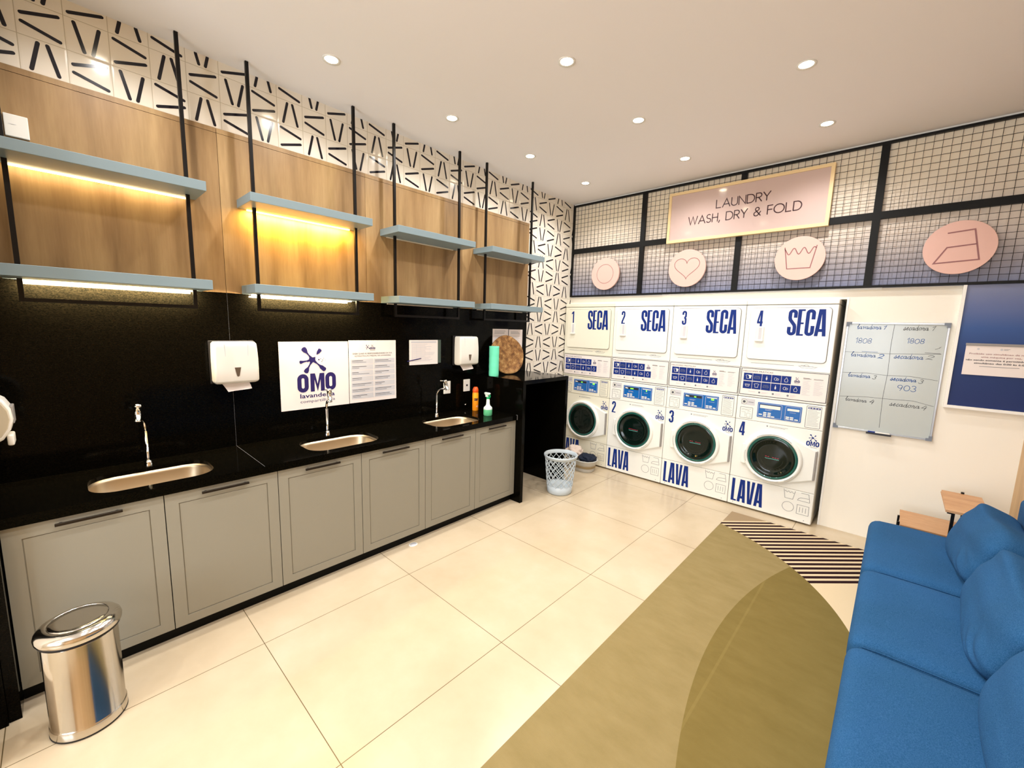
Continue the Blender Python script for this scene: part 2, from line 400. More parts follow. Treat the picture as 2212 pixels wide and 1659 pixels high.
# condensed heavy lettering (outline strokes)
def glyph(mb, P, ch, x, y, w, h, m, t=None, e=.0006):
    t = t or w*.36; hw = (w-t)/2; S = lambda pts, cl=False: ribbon(mb, P, [(x+a, y+b) for a, b in pts], t, m, e, cl)
    top = arc(w/2, h-t/2-hw, hw, 0, 180, 8); bot = arc(w/2, t/2+hw, hw, 0, -180, 8)
    pg = lambda pts, holes=(): poly(mb, P, [(x+a, y+b) for a, b in pts], m, e, [[(x+a, y+b) for a, b in hh] for hh in holes])
    if ch == 'O': S(top + [(t/2, t/2+hw)] + bot[::-1][1:] if False else top + bot[::-1], True)
    elif ch == 'C': S([(w-t/2, h*.62)] + top + bot[::-1] + [(w-t/2, h*.38)])
    elif ch == 'S': S([(w-t/2, h*.68)] + top + [(t/2, h*.68), (t/2+.06*w, h*.60), (w-t/2-.06*w, h*.40), (w-t/2, h*.32)] + bot + [(t/2, h*.33)])
    elif ch == 'E':
        pg([(0, 0), (w*.92, 0), (w*.92, t*.55), (t, t*.55), (t, h*.44), (w*.85, h*.44), (w*.85, h*.44+t*.55), (t, h*.44+t*.55), (t, h-t*.55), (w*.92, h-t*.55), (w*.92, h), (0, h)])
    elif ch == 'L': pg([(0, 0), (w*.9, 0), (w*.9, t*.6), (t, t*.6), (t, h), (0, h)])
    elif ch == 'A':
        pg([(0, 0), (t*.95, 0), (t*1.05, h*.16), (w-t*1.05, h*.16), (w-t*.95, 0), (w, 0), (w*.78, h), (w*.22, h)], [[(t*1.22, h*.27), (w-t*1.22, h*.27), (w*.5, h*.82)]])
    elif ch == 'V': pg([(0, h), (t*.98, h), (w*.5, h*.18), (w-t*.98, h), (w, h), (w*.76, 0), (w*.24, 0)])
    elif ch == 'M': pg([(0, 0), (t*.8, 0), (t*.8, h*.66), (w*.5, 0), (w-t*.8, h*.66), (w-t*.8, 0), (w, 0), (w, h), (w-t*.95, h), (w*.5, h*.42), (t*.95, h), (0, h)])
    elif ch == '1': pg([(w*.45, 0), (w*.45+t, 0), (w*.45+t, h), (w*.45+t*.2, h), (w*.05, h*.86), (w*.05, h*.74), (w*.45, h*.80)])
    elif ch == '2': S([(t/2, h*.70)] + top[::-1] + [(w-t/2, h*.62), (t*.62, h*.16), (t*.62, t*.3)]); rect(mb, P, x, y, x+w, y+t*.62, m, e+.0002)
    elif ch == '3':
        S([(t/2, h*.72)] + top[::-1] + [(w-t/2, h*.60), (w-t, h*.52), (w*.45, h*.51)]); ribbon(mb, P, [(x+a, y+b) for a, b in [(w*.45, h*.51), (w-t, h*.50), (w-t/2, h*.42)] + bot + [(t/2, h*.30)]], t, m, e+.0002)
    elif ch == '4':
        pg([(w*.52, 0), (w*.52+t, 0), (w*.52+t, h), (w*.42, h), (0, h*.32), (0, h*.18), (w*.52, h*.18)], [[(t*.85, h*.31), (w*.52, h*.31), (w*.52, h*.72)]]); rect(mb, P, x+w*.52+t, y+h*.18, x+w, y+h*.31, m, e)
def word(mb, P, s, x0, x1, y, h, m, ws=None, gap=.08, t=None, e=.0006):
    ws = ws or {}; tot = sum(ws.get(c, 1) for c in s) + gap*(len(s)-1); k = (x1-x0)/tot; x = x0
    for c in s: glyph(mb, P, c, x, y, ws.get(c, 1)*k, h, m, t*k if t else None, e); x += (ws.get(c, 1)+gap)*k

# single-stroke lettering
SF = {
 'L': ([[(0, 1), (0, 0), (.5, 0)]], .55), 'A': ([[(0, 0), (.4, 1), (.8, 0)], [(.13, .33), (.67, .33)]], .8),
 'U': ([[(0, 1), (0, .32)] + arc(.32, .32, .32, 180, 360) + [(.64, 1)]], .64), 'N': ([[(0, 0), (0, 1), (.68, 0), (.68, 1)]], .68),
 'D': ([[(0, 0), (0, 1), (.3, 1)] + arc(.3, .5, .45, 90, -90, 16, .5) + [(0, 0)]], .75), 'R': ([[(0, 0), (0, 1), (.3, 1)] + arc(.3, .74, .24, 90, -90, 10, .26) + [(0, .48)], [(.25, .48), (.56, 0)]], .56),
 'Y': ([[(0, 1), (.34, .46), (.68, 1)], [(.34, .46), (.34, 0)]], .68), 'W': ([[(0, 1), (.27, 0), (.55, 1), (.83, 0), (1.1, 1)]], 1.1),
 'S': ([arc(.26, .75, .23, 50, 270, 12, .25) + arc(.26, .25, .25, 90, -150, 12, .25)], .52), 'H': ([[(0, 0), (0, 1)], [(.62, 0), (.62, 1)], [(0, .52), (.62, .52)]], .62),
 ',': ([[(.08, .08), (0, -.18)]], .12), 'F': ([[(0, 0), (0, 1), (.48, 1)], [(0, .52), (.44, .52)]], .48), 'O': ([arc(.5, .5, .5, 0, 360, 26)], 1.0),
 '&': ([[(.72, .0), (.2, .66)] + arc(.36, .78, .19, 215, -40, 12) + [(.1, .38)] + arc(.28, .22, .24, 140, 330, 12) + [(.72, .46)]], .74), ' ': ([], .35),
 'l': ([[(0, .35), (.22, .85), (.3, 1), (.18, 1), (.14, .6), (.16, .12), (.28, 0), (.4, .2)]], .4),
 'a': ([arc(.22, .24, .2, 40, 400, 12) + [(.42, .42), (.42, .1), (.5, 0), (.62, .14)]], .62), 'v': ([[(0, .42), (.14, .5), (.24, .06), (.42, .45), (.56, .4)]], .56),
 'd': ([arc(.22, .24, .2, 40, 400, 12) + [(.42, 1), (.42, .1), (.5, 0), (.62, .14)]], .62), 'o': ([arc(.22, .24, .21, 60, 420, 12) + [(.56, .4)]], .56),
 'r': ([[(0, .1), (.14, .5), (.22, .4), (.34, .42), (.3, .08), (.42, 0), (.52, .14)]], .52), 's': ([[(0, .05), (.22, .52), (.34, .2), (.22, 0), (.06, .06)], [(.22, 0), (.46, .14)]], .46),
 'e': ([[(0, .16), (.3, .3), (.28, .48), (.16, .48), (.08, .2), (.2, 0), (.44, .14)]], .44), 'c': ([[(.36, .42), (.22, .5), (.06, .26), (.18, 0), (.46, .14)]], .46),
 '0': ([arc(.3, .42, .28, 0, 360, 18, .42)], .66), '1': ([[(.0, .7), (.2, .95), (.2, 0)]], .34), '8': ([arc(.26, .62, .2, -90, 270, 14, .22) + arc(.26, .2, .24, 90, 450, 14, .2)], .58),
 '9': ([arc(.24, .6, .22, 0, 360, 14, .24) + [(.46, .6), (.4, .25), (.3, 0)]], .58), '3': ([arc(.24, .64, .2, 150, -80, 10, .22) + arc(.24, .2, .24, 80, -160, 10, .22)], .56),
 '2': ([arc(.24, .62, .22, 160, -20, 10) + [(.04, .02), (.2, .1), (.5, .02)]], .56), '4': ([[(.3, .9), (0, .38), (.46, .4)], [(.42, .75), (.36, 0)]], .56)}
def strokes(mb, P, s, x0, x1, y, h, w, m, track=.16, slant=0, e=.0006, jit=0):
    tot = sum(SF[c][1] for c in s) + track*(len(s)-1); k = (x1-x0)/tot; x = 0
    for c in s:
        for st in SF[c][0]: ribbon(mb, P, [(x0+(x+a+slant*b)*k, y+b*h+jit*math.sin(x*5)) for a, b in st], w, m, e, cap='round')
        x += SF[c][1]+track
_fc = {}
def text(mb, P, s, x0, x1, y, h, m, bold=0.0, e=.0006):
    """ordinary lettering from the built-in font, fitted to the width x0..x1; h = cap height"""
    key = (s, bold)
    if key not in _fc:
        cu = bpy.data.curves.new('lettering', 'FONT'); cu.body = s; cu.size = 1; cu.offset = bold; cu.resolution_u = 2
        ob = bpy.data.objects.new('lettering', cu); COL.objects.link(ob)
        dg = bpy.context.evaluated_depsgraph_get(); ev = ob.evaluated_get(dg); me = ev.to_mesh()
        _fc[key] = ([tuple(v.co) for v in me.vertices], [tuple(p.vertices) for p in me.polygons])
        ev.to_mesh_clear(); bpy.data.objects.remove(ob); bpy.data.curves.remove(cu)
    vs, fs = _fc[key]
    if not vs: return
    mnx = min(v[0] for v in vs); mxx = max(v[0] for v in vs); kx = (x1-x0)/(mxx-mnx); ky = h/.72
    out = [P.p(x0+(v[0]-mnx)*kx, y+v[1]*ky, e) for v in vs]; ff = []
    for f in fs:
        a, b, c = out[f[0]], out[f[1]], out[f[2]]
        ff.append(f if (b-a).cross(c-a).dot(P.n) > 0 else f[::-1])
    mb.add(out, ff, m)
def lines(mb, P, x0, x1, ytop, ybot, n, m, w, rnd, vary=.35, e=.0006):
    for i in range(n):
        y = ytop-(ytop-ybot)*(i+.5)/n; rect(mb, P, x0, y-w/2, x1-(x1-x0)*vary*rnd.random(), y+w/2, m, e)

def splash(mb, P, cx, cy, s, m, e=.0007):
    """five armed ink splash, s = half size"""
    poly(mb, P, [(cx+s*a, cy+s*b) for a, b in [(-.22, .16), (-.06, .16), (.2, .2), (.18, .02), (.24, -.2), (.06, -.16), (-.12, -.2), (-.26, -.06)]], m, e)
    for a, L, r0, detach in ((127, 1.05, .17, 0), (52, .92, .14, 1), (190, .88, .12, 0), (240, 1.02, .16, 0), (-42, 1.15, .15, 0)):
        d = Vector((math.cos(math.radians(a)), math.sin(math.radians(a)))); n = Vector((-d.y, d.x)); st = .12 if not detach else .45
        pts = []
        prof = [(st, .10 if not detach else .02), (.4 if not detach else .55, .045 if not detach else .07), (.6, .06 if not detach else .10), (.78, r0*.9), (L-r0*.6, r0), (L-r0*.2, r0*.75), (L, r0*.2)]
        pts = [d*t+n*w for t, w in prof] + [d*t-n*w for t, w in prof[::-1]]
        poly(mb, P, [(cx+s*q.x, cy+s*q.y) for q in pts], m, e+.00012*(1+int(a) % 5))
    for a, b, r in ((.42, .0, .05), (.55, .05, .03), (.68, -.04, .03), (.75, .08, .025), (.62, -.14, .03), (.86, -.05, .02), (-.32, -.1, .05)):
        poly(mb, P, arc(cx+s*a, cy+s*b, s*r, 0, 330, 7), m, e)
def brand(mb, P, x0, y0, x1, y1, m, e=.0007):
    """splash above three heavy letters, filling the box"""
    w = x1-x0; h = y1-y0
    word(mb, P, 'OMO', x0, x1, y0, h*.40, m, {'M': 1.15}, .10, .34, e)
    splash(mb, P, x0+w*.47, y0+h*.68, h*.31, m, e)

# ================================================================== THE ROOM
def room():
    b = MB(); b.box(-.12, XR+.1, YB-.1, 5.35, -.12, 0, M_floor); struct(b, 'floor')
    b = MB(); b.box(-.12, XR+.1, YB-.1, 5.35, H, H+.12, M_ceil); struct(b, 'ceiling')
    # left wall with its printed tiles (the strokes are part of the glaze)
    b = MB(); b.box(-.12, 0, YE-.2, 5.35, 0, H, M_tile)
    P = Plane((0, TY0, TZ0), (0, 1, 0), (0, 0, 1), (1, 0, 0))
    base = {0: [((.22, .10), (.40, .90)), ((.78, .10), (.60, .90))], 1: [((.12, .62), (.88, .86)), ((.12, .38), (.88, .14))],
            2: [((.22, .90), (.40, .10)), ((.78, .90), (.60, .10))], 3: [((.12, .86), (.88, .62)), ((.12, .14), (.88, .38))]}
    for k in range(2, -20, -1):
        off = (0, -1, 1)[(1-k) % 3]
        for c in range(-2, 29):
            z0 = TZ0+(k-1)*TQ; y0 = TY0+c*TP
            if z0+TQ*.2 > H: continue
            hid = y0 < 3.45 and z0 < 2.66
            if hid: continue
            for p0, p1 in base[(c+1+off+ (0))%4]:
                a = [(c*TP+p0[0]*TP, (k-1)*TQ+p0[1]*TQ), (c*TP+p1[0]*TP, (k-1)*TQ+p1[1]*TQ)]
                zt = H-TZ0-.004
                if max(a[0][1], a[1][1]) > zt:
                    if min(a[0][1], a[1][1]) > zt-.02: continue
                    lo, hi = sorted(a, key=lambda q: q[1]); f = (zt-lo[1])/(hi[1]-lo[1]); a = [lo, (lo[0]+(hi[0]-lo[0])*f, zt)]
                if max(a[0][0], a[1][0])+TY0 > D-.01: continue
                ribbon(b, P, a, .0155, M_ink, .0007, cap='round')
    struct(b, 'wall_left')
    # end wall beside the counter (black stone up to the panels) and the wall it belongs to
    b = MB(); b.box(-.12, .655, YE-.10, YE, 0, H, M_gran); struct(b, 'wall_end')
    b = MB(); b.box(-.12, .66, YB, YE-.10, 0, H, M_white); struct(b, 'wall_left_rear')
    # back wall with the niche the machines stand in
    b = MB(); nx = 2.792
    b.box(0, nx, D, D+.12, 1.986, 2.07, M_white); b.box(nx, XR+.1, D, D+.9, 0, 2.07, M_white)
    b.box(0, nx, 5.25, 5.35, 0, 2.005, M_white); b.box(0, nx, D+.12, 5.25, 1.986, 2.07, M_white)
    b.box(0, XR+.1, D, D+.9, 2.07, H, M_omb); struct(b, 'wall_back')
    b = MB(); b.box(XR, XR+.1, YB-.1, D, 0, H, M_woodr); struct(b, 'wall_right')
    # wall behind the camera with a window
    b = MB(); x0, x1, z0, z1 = 1.3, 3.3, .7, 2.4
    b.box(-.12, x0, YB-.1, YB, 0, H, M_white); b.box(x1, XR+.1, YB-.1, YB, 0, H, M_white)
    b.box(x0, x1, YB-.1, YB, 0, z0, M_white); b.box(x0, x1, YB-.1, YB, z1, H, M_white); struct(b, 'wall_front')
    b = MB()
    for a0, a1, c0, c1 in ((x0, x0+.05, z0, z1), (x1-.05, x1, z0, z1), (x0, x1, z0, z0+.05), (x0, x1, z1-.05, z1), (2.27, 2.33, z0, z1)): b.box(a0, a1, YB-.08, YB-.02, c0, c1, M_frame)
    b.box(x0+.05, x1-.05, YB-.32, YB-.31, z0-.1, z1+.1, M_pane); struct(b, 'window_1')
    # trims
    b = MB(); b.box(0, XR, D-.02, D, H-.014, H, M_trimw); struct(b, 'trim_1')
    b = MB(); b.box(1.2, 3.0, D-.014, D, 2.058, 2.072, M_trimw); struct(b, 'trim_2')
    b = MB(); b.box(nx-.003, nx+.012, D-.004, D+.02, 0, 2.0, M_trimw); struct(b, 'trim_3')
room()

# ------------------------------------------------------------------ downlights
def downlights():
    lab = {(0, 4): 'lit round downlight nearest the camera along the tiled wall', (0, 5): 'lit round downlight above the gap between second and third hanging shelves',
           (0, 6): 'lit round downlight by the tiled wall above the fourth hanging shelf', (0, 7): 'lit round downlight in the far ceiling corner above dryer 1',
           (1, 5): 'lit round downlight nearest the camera in the middle row', (1, 6): 'lit round downlight in the middle row, one before the last', (1, 7): 'lit round downlight ending the middle row in front of the sign',
           (2, 6): 'lit round downlight nearest the camera in the right-hand row', (2, 7): 'lit round downlight at the far end of the right row near the mesh'}
    for i, x in enumerate(LX):
        for j, y in enumerate(LY):
            if i == 0 and y < YE: continue
            t = thing('downlight', lab.get((i, j), 'recessed round downlight in the part of the ceiling behind the viewer'), 'downlight', (x, y, H), 0, 'recessed ceiling downlights')
            b = MB(); b.lathe([(.037, -.002), (.050, -.005), (.050, 0), (.037, 0)], (x, y, H), M_trimw, 28, close=False); b.build('trim_ring', t)
            b = MB(); b.lathe([(.036, -.0015), (.0, -.0015)], (x, y, H), M_lampe, 24, close=False); b.build('diffuser', t)
            lamp('downlight_beam', 'SPOT', (0, 0, -.03), SPOT_E, SPOT_COL, t, spot_size=math.radians(150), spot_blend=.9, shadow_soft_size=.03)
downlights()

# ------------------------------------------------------------------ wood panels, backsplash
def wall_panels():
    ys = [YE, .735, 1.68, 2.65, 3.61]
    lab = ['oak veneer wall panel nearest the camera, behind the first hanging shelf', 'oak veneer wall panel lit yellow behind the second hanging shelf',
           'oak veneer wall panel behind the third hanging shelf, unlit', 'oak veneer wall panel at the far end beside the tiles']
    for i in range(4):
        b = MB(); y0, y1 = ys[i]+.0012, ys[i+1]-.0012
        b.box(.001, .030, y0, y1, 1.842, 2.775, M_wood); b.box(.001, .031, y0, y1, 2.777, 2.803, M_wood)
        tag(b.build('oak_wall_panel', origin=(.015, (y0+y1)/2, 1.842)), lab[i], 'wall panel', 'oak panels above the black backsplash')
    b = MB()
    b.box(.001, .030, YE, .7365, CH, 1.842, M_gran); b.box(.001, .030, .7385, 3.612, CH, 1.842, M_gran); b.box(.001, .0285, .7365, .7385, CH, 1.842, M_lineg)
    b.box(.001, .030, 2.95, 3.56, 0, CH, M_gran)
    tag(b.build('stone_backsplash', origin=(.015, 1.6, CH)), 'tall polished black stone backsplash behind the sinks', 'backsplash')
wall_panels()

# ------------------------------------------------------------------ hanging shelves
def shelves():
    rng = [(-.16, .61), (.82, 1.59), (1.80, 2.58), (2.79, 3.56)]
    rods = [(-.104, .555), (.886, 1.546), (1.872, 2.528), (2.858, 3.525)]
    lab = ['blue-grey double shelf hung on black rods nearest the camera, with lit light strips', 'blue-grey double shelf on black rods glowing bright yellow on the oak behind',
           'unlit blue-grey double shelf on black rods, third along the wall', 'unlit blue-grey double shelf on black rods overlapping the tiled corner']
    for i in range(4):
        y0, y1 = rng[i]; t = thing('hanging_shelf', lab[i], 'shelf', (.16, (y0+y1)/2, 1.70), 0, 'hanging shelves above the sinks')
        for y in rods[i]:
            b = MB(); b.box(.121, .139, y-.009, y+.009, 1.735, H-.0005, M_black); b.build('rod', t)
        b = MB(); b.box(.121, .139, rods[i][0]+.009, rods[i][1]-.009, 1.735, 1.753, M_black); b.build('bottom_bar', t)
        for k, (z0, z1) in enumerate(((1.841, 1.893), (2.366, 2.416))):
            b = MB(); b.box(.031, .300, y0, y1, z0, z1, M_shelf, .0015, 1); s = b.build('shelf_board', t)
            m = M_ledoff if i > 1 else (M_ledhot if (i == 1 and k == 1) else M_ledon)
            b = MB(); b.box(.036, .050, y0+.05, y1-.05, z0-.007, z0, m); b.build('led_strip', s)
            if i < 2:
                col = (1, .62, .12) if (i == 1 and k == 1) else (1, .80, .50)
                e = {(0, 0): 36.0, (0, 1): .9, (1, 0): 36.0, (1, 1): 13.0}[(i, k)]
                l = lamp('led_light', 'AREA', (.075-.16, 0, z0-.012-1.70), e, col, t, shape='RECTANGLE', size=.012, size_y=y1-y0-.1)
                l.rotation_euler = (0, math.radians(18 if k else 62), 0)
shelves()

# ------------------------------------------------------------------ counter, sinks, cabinets
SY = (.283, 1.287, 2.283)
def rrect_loop(cx, cy, hx, hy, r, z, n=6):
    return [(cx+a, cy+b, z) for a, b in rrpts(-hx, -hy, hx, hy, r, n)]
def counter():
    b = MB(); y0, y1 = YE+.001, 2.884; zt, zb = CH, CH-.022
    outer = [(.031, y0), (CF, y0), (CF, y1), (.031, y1)]
    holes = [[(q[0], q[1]) for q in rrect_loop(.345, s, .165, .248, .11, 0, 8)] for s in SY]
    P = Plane((0, 0, zt), (1, 0, 0), (0, 1, 0), (0, 0, 1)); poly(b, P, outer, M_gran, 0, holes)
    P2 = Plane((0, 0, zb), (1, 0, 0), (0, 1, 0), (0, 0, -1)); poly(b, P2, outer, M_gran, 0, holes)
    for h in holes:
        b.loft([[(x, y, zt) for x, y in h], [(x, y, zb) for x, y in h]], M_gran, True)
    b.add([(.031, y0, zt), (CF, y0, zt), (CF, y1, zt), (.031, y1, zt), (.031, y0, zb), (CF, y0, zb), (CF, y1, zb), (.031, y1, zb)], [(0, 1, 5, 4), (2, 3, 7, 6), (3, 0, 4, 7), (1, 2, 6, 5)], M_gran)
    b.box(CF-.02, CF, y0, y1, CH-.045, zb, M_gran)
    rect(b, P, .031, .737, CF, .7385, M_lineg, .0002)
    tag(b.build('stone_countertop', origin=(.3, 1.3, CH-.045)), 'long polished black stone countertop holding three sinks', 'countertop')
    sl = ['undermount steel sink nearest the camera under the first hanging shelf', 'undermount steel sink below the splash-logo poster', 'undermount steel sink farthest from the camera beside the spray bottle']
    for k, s in enumerate(SY):
        b = MB(); lp = []
        for ins, z in ((-.012, zb-.0005), (.0, zb-.001), (.004, zb-.02), (.012, zb-.10), (.04, zb-.135), (.10, zb-.145)):
            lp.append(rrect_loop(.345, s, .165-ins, .248-ins, max(.02, .11-ins*.6), z, 8))
        b.loft(lp, M_sink, True); b.add(lp[-1], [tuple(range(len(lp[-1])))], M_sink)
        t = tag(b.build('steel_sink', origin=(.345, s, zb-.145)), sl[k], 'sink', 'sinks in the black counter')
        d = MB(); d.lathe([(.03, .002), (.022, .0005), (.0, .0005)], (.345, s, zb-.1445), M_chrome, 20, close=False); d.build('drain', t)
counter()

def faucets():
    lab = ['tall chrome tap over the nearest sink', 'tall chrome tap in front of the splash-logo poster', 'tall chrome tap behind the far sink by the sockets']
    for k, (y, r, ang, zt) in enumerate(((.283, .115, -18, 1.185), (1.283, .135, -14, 1.18), (2.27, .10, 20, 1.16))):
        x = .150; t = thing('water_tap', lab[k], 'tap', (x, y, CH), 0, 'chrome taps on the black counter')
        a = math.radians(ang); d = Vector((math.cos(a), math.sin(a), 0)); o = Vector((x, y, CH))
        b = MB(); b.lathe([(.019, 0), (.019, .012), (.016, .016), (.016, .03), (.009, .034)], tuple(o), M_chrome, 20); b.build('base', t)
        pts = [o+Vector((0, 0, .03)), o+Vector((0, 0, .20))]
        zz = zt-CH; R = r*.8
        for i in range(9):
            q = pi/2*i/8; pts.append(o + d*(R*(1-math.cos(q))*.9) + Vector((0, 0, .20+(zz-.245)*math.sin(q)*1.0)))
        pts.append(pts[-1]+d*.012)
        b = MB(); b.tube(pts, .0085, M_chrome, 12); b.build('spout', t)
        c = o + d*r + Vector((0, 0, zz-.012)); ax = Vector((0, 0, 1))*.95 - d*.3; ax.normalize()
        b = MB(); b.tube([c-ax*.045, c-ax*.040, c-ax*.0395, c+ax*.03, c+ax*.031, c+ax*.045, c+ax*.05], [.013, .017, .0155, .0155, .018, .018, .012], M_chrome, 20)
        h = b.build('tap_head', t)
        b = MB(); e = c+ax*.042; b.tube([e, e-d*.022+Vector((0, -.012, 0)), e-d*.026+Vector((0, -.014, 0)), e-d*.032+Vector((0, -.018, 0))], [.004, .004, .007, .006], M_chrome, 10); b.build('lever', h)
faucets()

def cabinets():
    ys = [-.232, .2885, .808, 1.329, 1.851, 2.372, 2.884]
    lab = ['grey panelled cabinet directly behind the steel bin', 'grey panelled cabinet under the right half of the nearest sink', 'grey panelled cabinet left of the middle sink centre line',
           'grey panelled cabinet right of the middle sink', 'grey panelled cabinet below the far sink', 'grey panelled cabinet last in the row against the raised counter']
    for i in range(6):
        y0, y1 = ys[i]+.002, ys[i+1]-.002; t = thing('base_cabinet', lab[i], 'cabinet', (.3, (y0+y1)/2, .06), 0, 'grey base cabinets under the counter')
        b = MB(); b.box(.05, .063, y0, y1, .075, .68, M_cabi); b.box(.063, .542, y0, y0+.015, .075, .68, M_cabi); b.box(.063, .542, y1-.015, y1, .075, .68, M_cabi); b.box(.063, .542, y0+.015, y1-.015, .075, .09, M_cabi); b.box(.520, .542, y0, y1, .68, .803, M_cabi); b.build('body', t)
        b = MB(); z0, z1 = .077, .803; b.box(.544, .560, y0, y1, z0, z1, M_cab)
        fy, fz0, fz1 = .054, .125, .747
        for c in ((y0, y0+fy, z0, z1), (y1-fy, y1, z0, z1), (y0+fy, y1-fy, z0, fz0), (y0+fy, y1-fy, fz1, z1)): b.box(.5585, .5660, c[0], c[1], c[2], c[3], M_cab)
        # recessed field, held back a groove's width from the stiles
        g = .004; b.box(.5585, .5630, y0+fy+g, y1-fy-g, fz0+g, fz1-g, M_cab); d = b.build('door', t)
        b = MB(); yc = (y0+y1)/2; b.box(.577, .587, yc-.108, yc+.108, .773, .785, M_hand, .001, 1)
        for s in (-.09, .09): b.box(.564, .578, yc+s-.005, yc+s+.005, .775, .783, M_hand)
        b.build('handle', d)
    b = MB(); b.box(.495, .517, YE+.037, 2.884, 0, .074, M_plinth); tag(b.build('stone_plinth', origin=(.44, 1.3, 0)), 'low black stone plinth under the cabinet row', 'plinth')
    b = MB(); b.box(.031, .640, YE+.001, YE+.036, 0, CH-.046, M_gran); tag(b.build('stone_end_panel', origin=(.33, YE+.02, 0)), 'black stone end panel left of the nearest cabinet', 'side panel')
cabinets()

def raised_counter():
    b = MB(); x1 = .645; ya, yb = 2.886, 3.600
    t = thing('raised_counter', 'raised black stone counter with open kneehole between sinks and machines', 'counter', (.33, 3.25, 0))
    b.box(.031, x1, ya, yb, HC-.038, HC, M_gran); b.build('top', t)
    for y0, y1 in ((ya, ya+.038), (yb-.038, yb)):
        b = MB(); b.box(.031, x1, y0, y1, 0, HC-.039, M_gran); b.build('side_panel', t)
    b = MB(); b.box(CF-.012, CF+.0015, 2.8795, 2.8855, CH-.045, CH+.002, M_alu); b.build('edge_clip', t)
raised_counter()

# ------------------------------------------------------------------ things on the counters
def boxy_dispenser(y0, y1, z0, z1, dep, label):
    t = thing('paper_towel_dispenser', label, 'paper towel dispenser', (.031, (y0+y1)/2, z0), 0, 'white wall paper towel dispensers')
    b = MB(); b.box(.0312, .050, y0-.004, y1+.004, z0-.01, z1+.006, M_rubber, .005, 2); b.build('back_plate', t)
    b = MB(); yc = (y0+y1)/2; hw = (y1-y0)/2; h = z1-z0; prof = []
    lp = []
    for z, xf, ins in ((z0-.004, .72, .012), (z0+.004, .9, .004), (z0+h*.06, .98, .0), (z0+h*.35, 1.0, 0), (z0+h*.6, .98, 0), (z0+h*.85, .93, .002), (z1-.012, .90, .004), (z1, .84, .014)):
        xo = .05+(dep-.05)*xf; lp.append([(.05+q[0]+(xo-.05)/2, yc+q[1], z) for q in rrpts(-(xo-.05)/2, -hw+ins, (xo-.05)/2, hw-ins, .016, 4)])
    b.loft(lp, M_plas, True, True, True); s = b.build('cover', t)
    P = Plane((dep+.0022, yc, z0), (0, 1, 0), (0, 0, 1), (1, 0, 0)); b = MB()
    poly(b, P, [(-.017, .098), (.017, .098), (.007, .045), (.0, .040), (-.007, .045)], M_smoke, 0); b.build('level_window', s)
    b = MB(); pts = [(-hw*.52, h*.95-.0), (-hw*.50, h*.6), (-hw*.40, h*.3), (-hw*.2, h*.06), (hw*.2, h*.06), (hw*.40, h*.3), (hw*.50, h*.6), (hw*.52, h*.95)]
    b.tube([P.p(a, c, -.0035 - (.008 if c > h*.9 else .003 if c > h*.5 else .001 if c>h*.1 else .003)) for a, c in pts], .0022, M_lgrey, 6); b.build('moulded_rib', s)
    b = MB(); n = 8; vs = []
    for i in range(n+1):
        f = i/n
        for j in range(7):
            g = j/6; yy = yc+(g-.5)*(.15-.02*f)+.018*f; vs.append((.085+.02*f+.005*math.sin(g*6+f*3), yy, z0-.0045-.048*f+.012*f*(g-.5)))
    b.add(vs, [(i*7+j, i*7+j+1, (i+1)*7+j+1, (i+1)*7+j) for i in range(n) for j in range(6)], M_paper, True); b.build('paper_sheet', t)
boxy_dispenser(.622, .862, 1.285, 1.54, .152, 'white paper towel dispenser left of the splash-logo poster')
boxy_dispenser(2.545, 2.782, 1.308, 1.575, .150, 'white paper towel dispenser beside the round straw tray')

def soap_dispenser():
    t = thing('soap_dispenser', 'white push soap dispenser cut off at the left picture edge', 'soap dispenser', (.38, YE, 1.12))
    def loopx(x, ins):
        out = []
        prof = [(0, 1.145), (.04, 1.128), (.075, 1.150), (.098, 1.19), (.108, 1.235), (.104, 1.28), (.086, 1.32), (.055, 1.345), (0, 1.352)]
        cy, cz = .05, 1.24
        return [(x, YE+.0012+max(0, (cy+(a-cy)*(1-ins))), cz+(c-cz)*(1-ins)) for a, c in prof]
    b = MB(); b.loft([loopx(.33, .10), loopx(.333, .02), loopx(.345, 0), loopx(.435, 0), loopx(.447, .02), loopx(.45, .12)], M_plas, True, True, True)
    s = b.build('body', t)
    b = MB(); l0 = loopx(.4502, .16); l1 = loopx(.4515, .2); b.loft([l0, l1], M_side, True, False, True); b.build('side_cover', s)
    b = MB(); b.box(.350, .430, YE+.098, YE+.1115, 1.215, 1.290, M_greypl, .003, 2); b.build('level_window', s)
    b = MB(); b.box(.345, .435, YE+.084, YE+.104, 1.120, 1.168, M_plas, .007, 3); b.build('push_lever', t)
soap_dispenser()

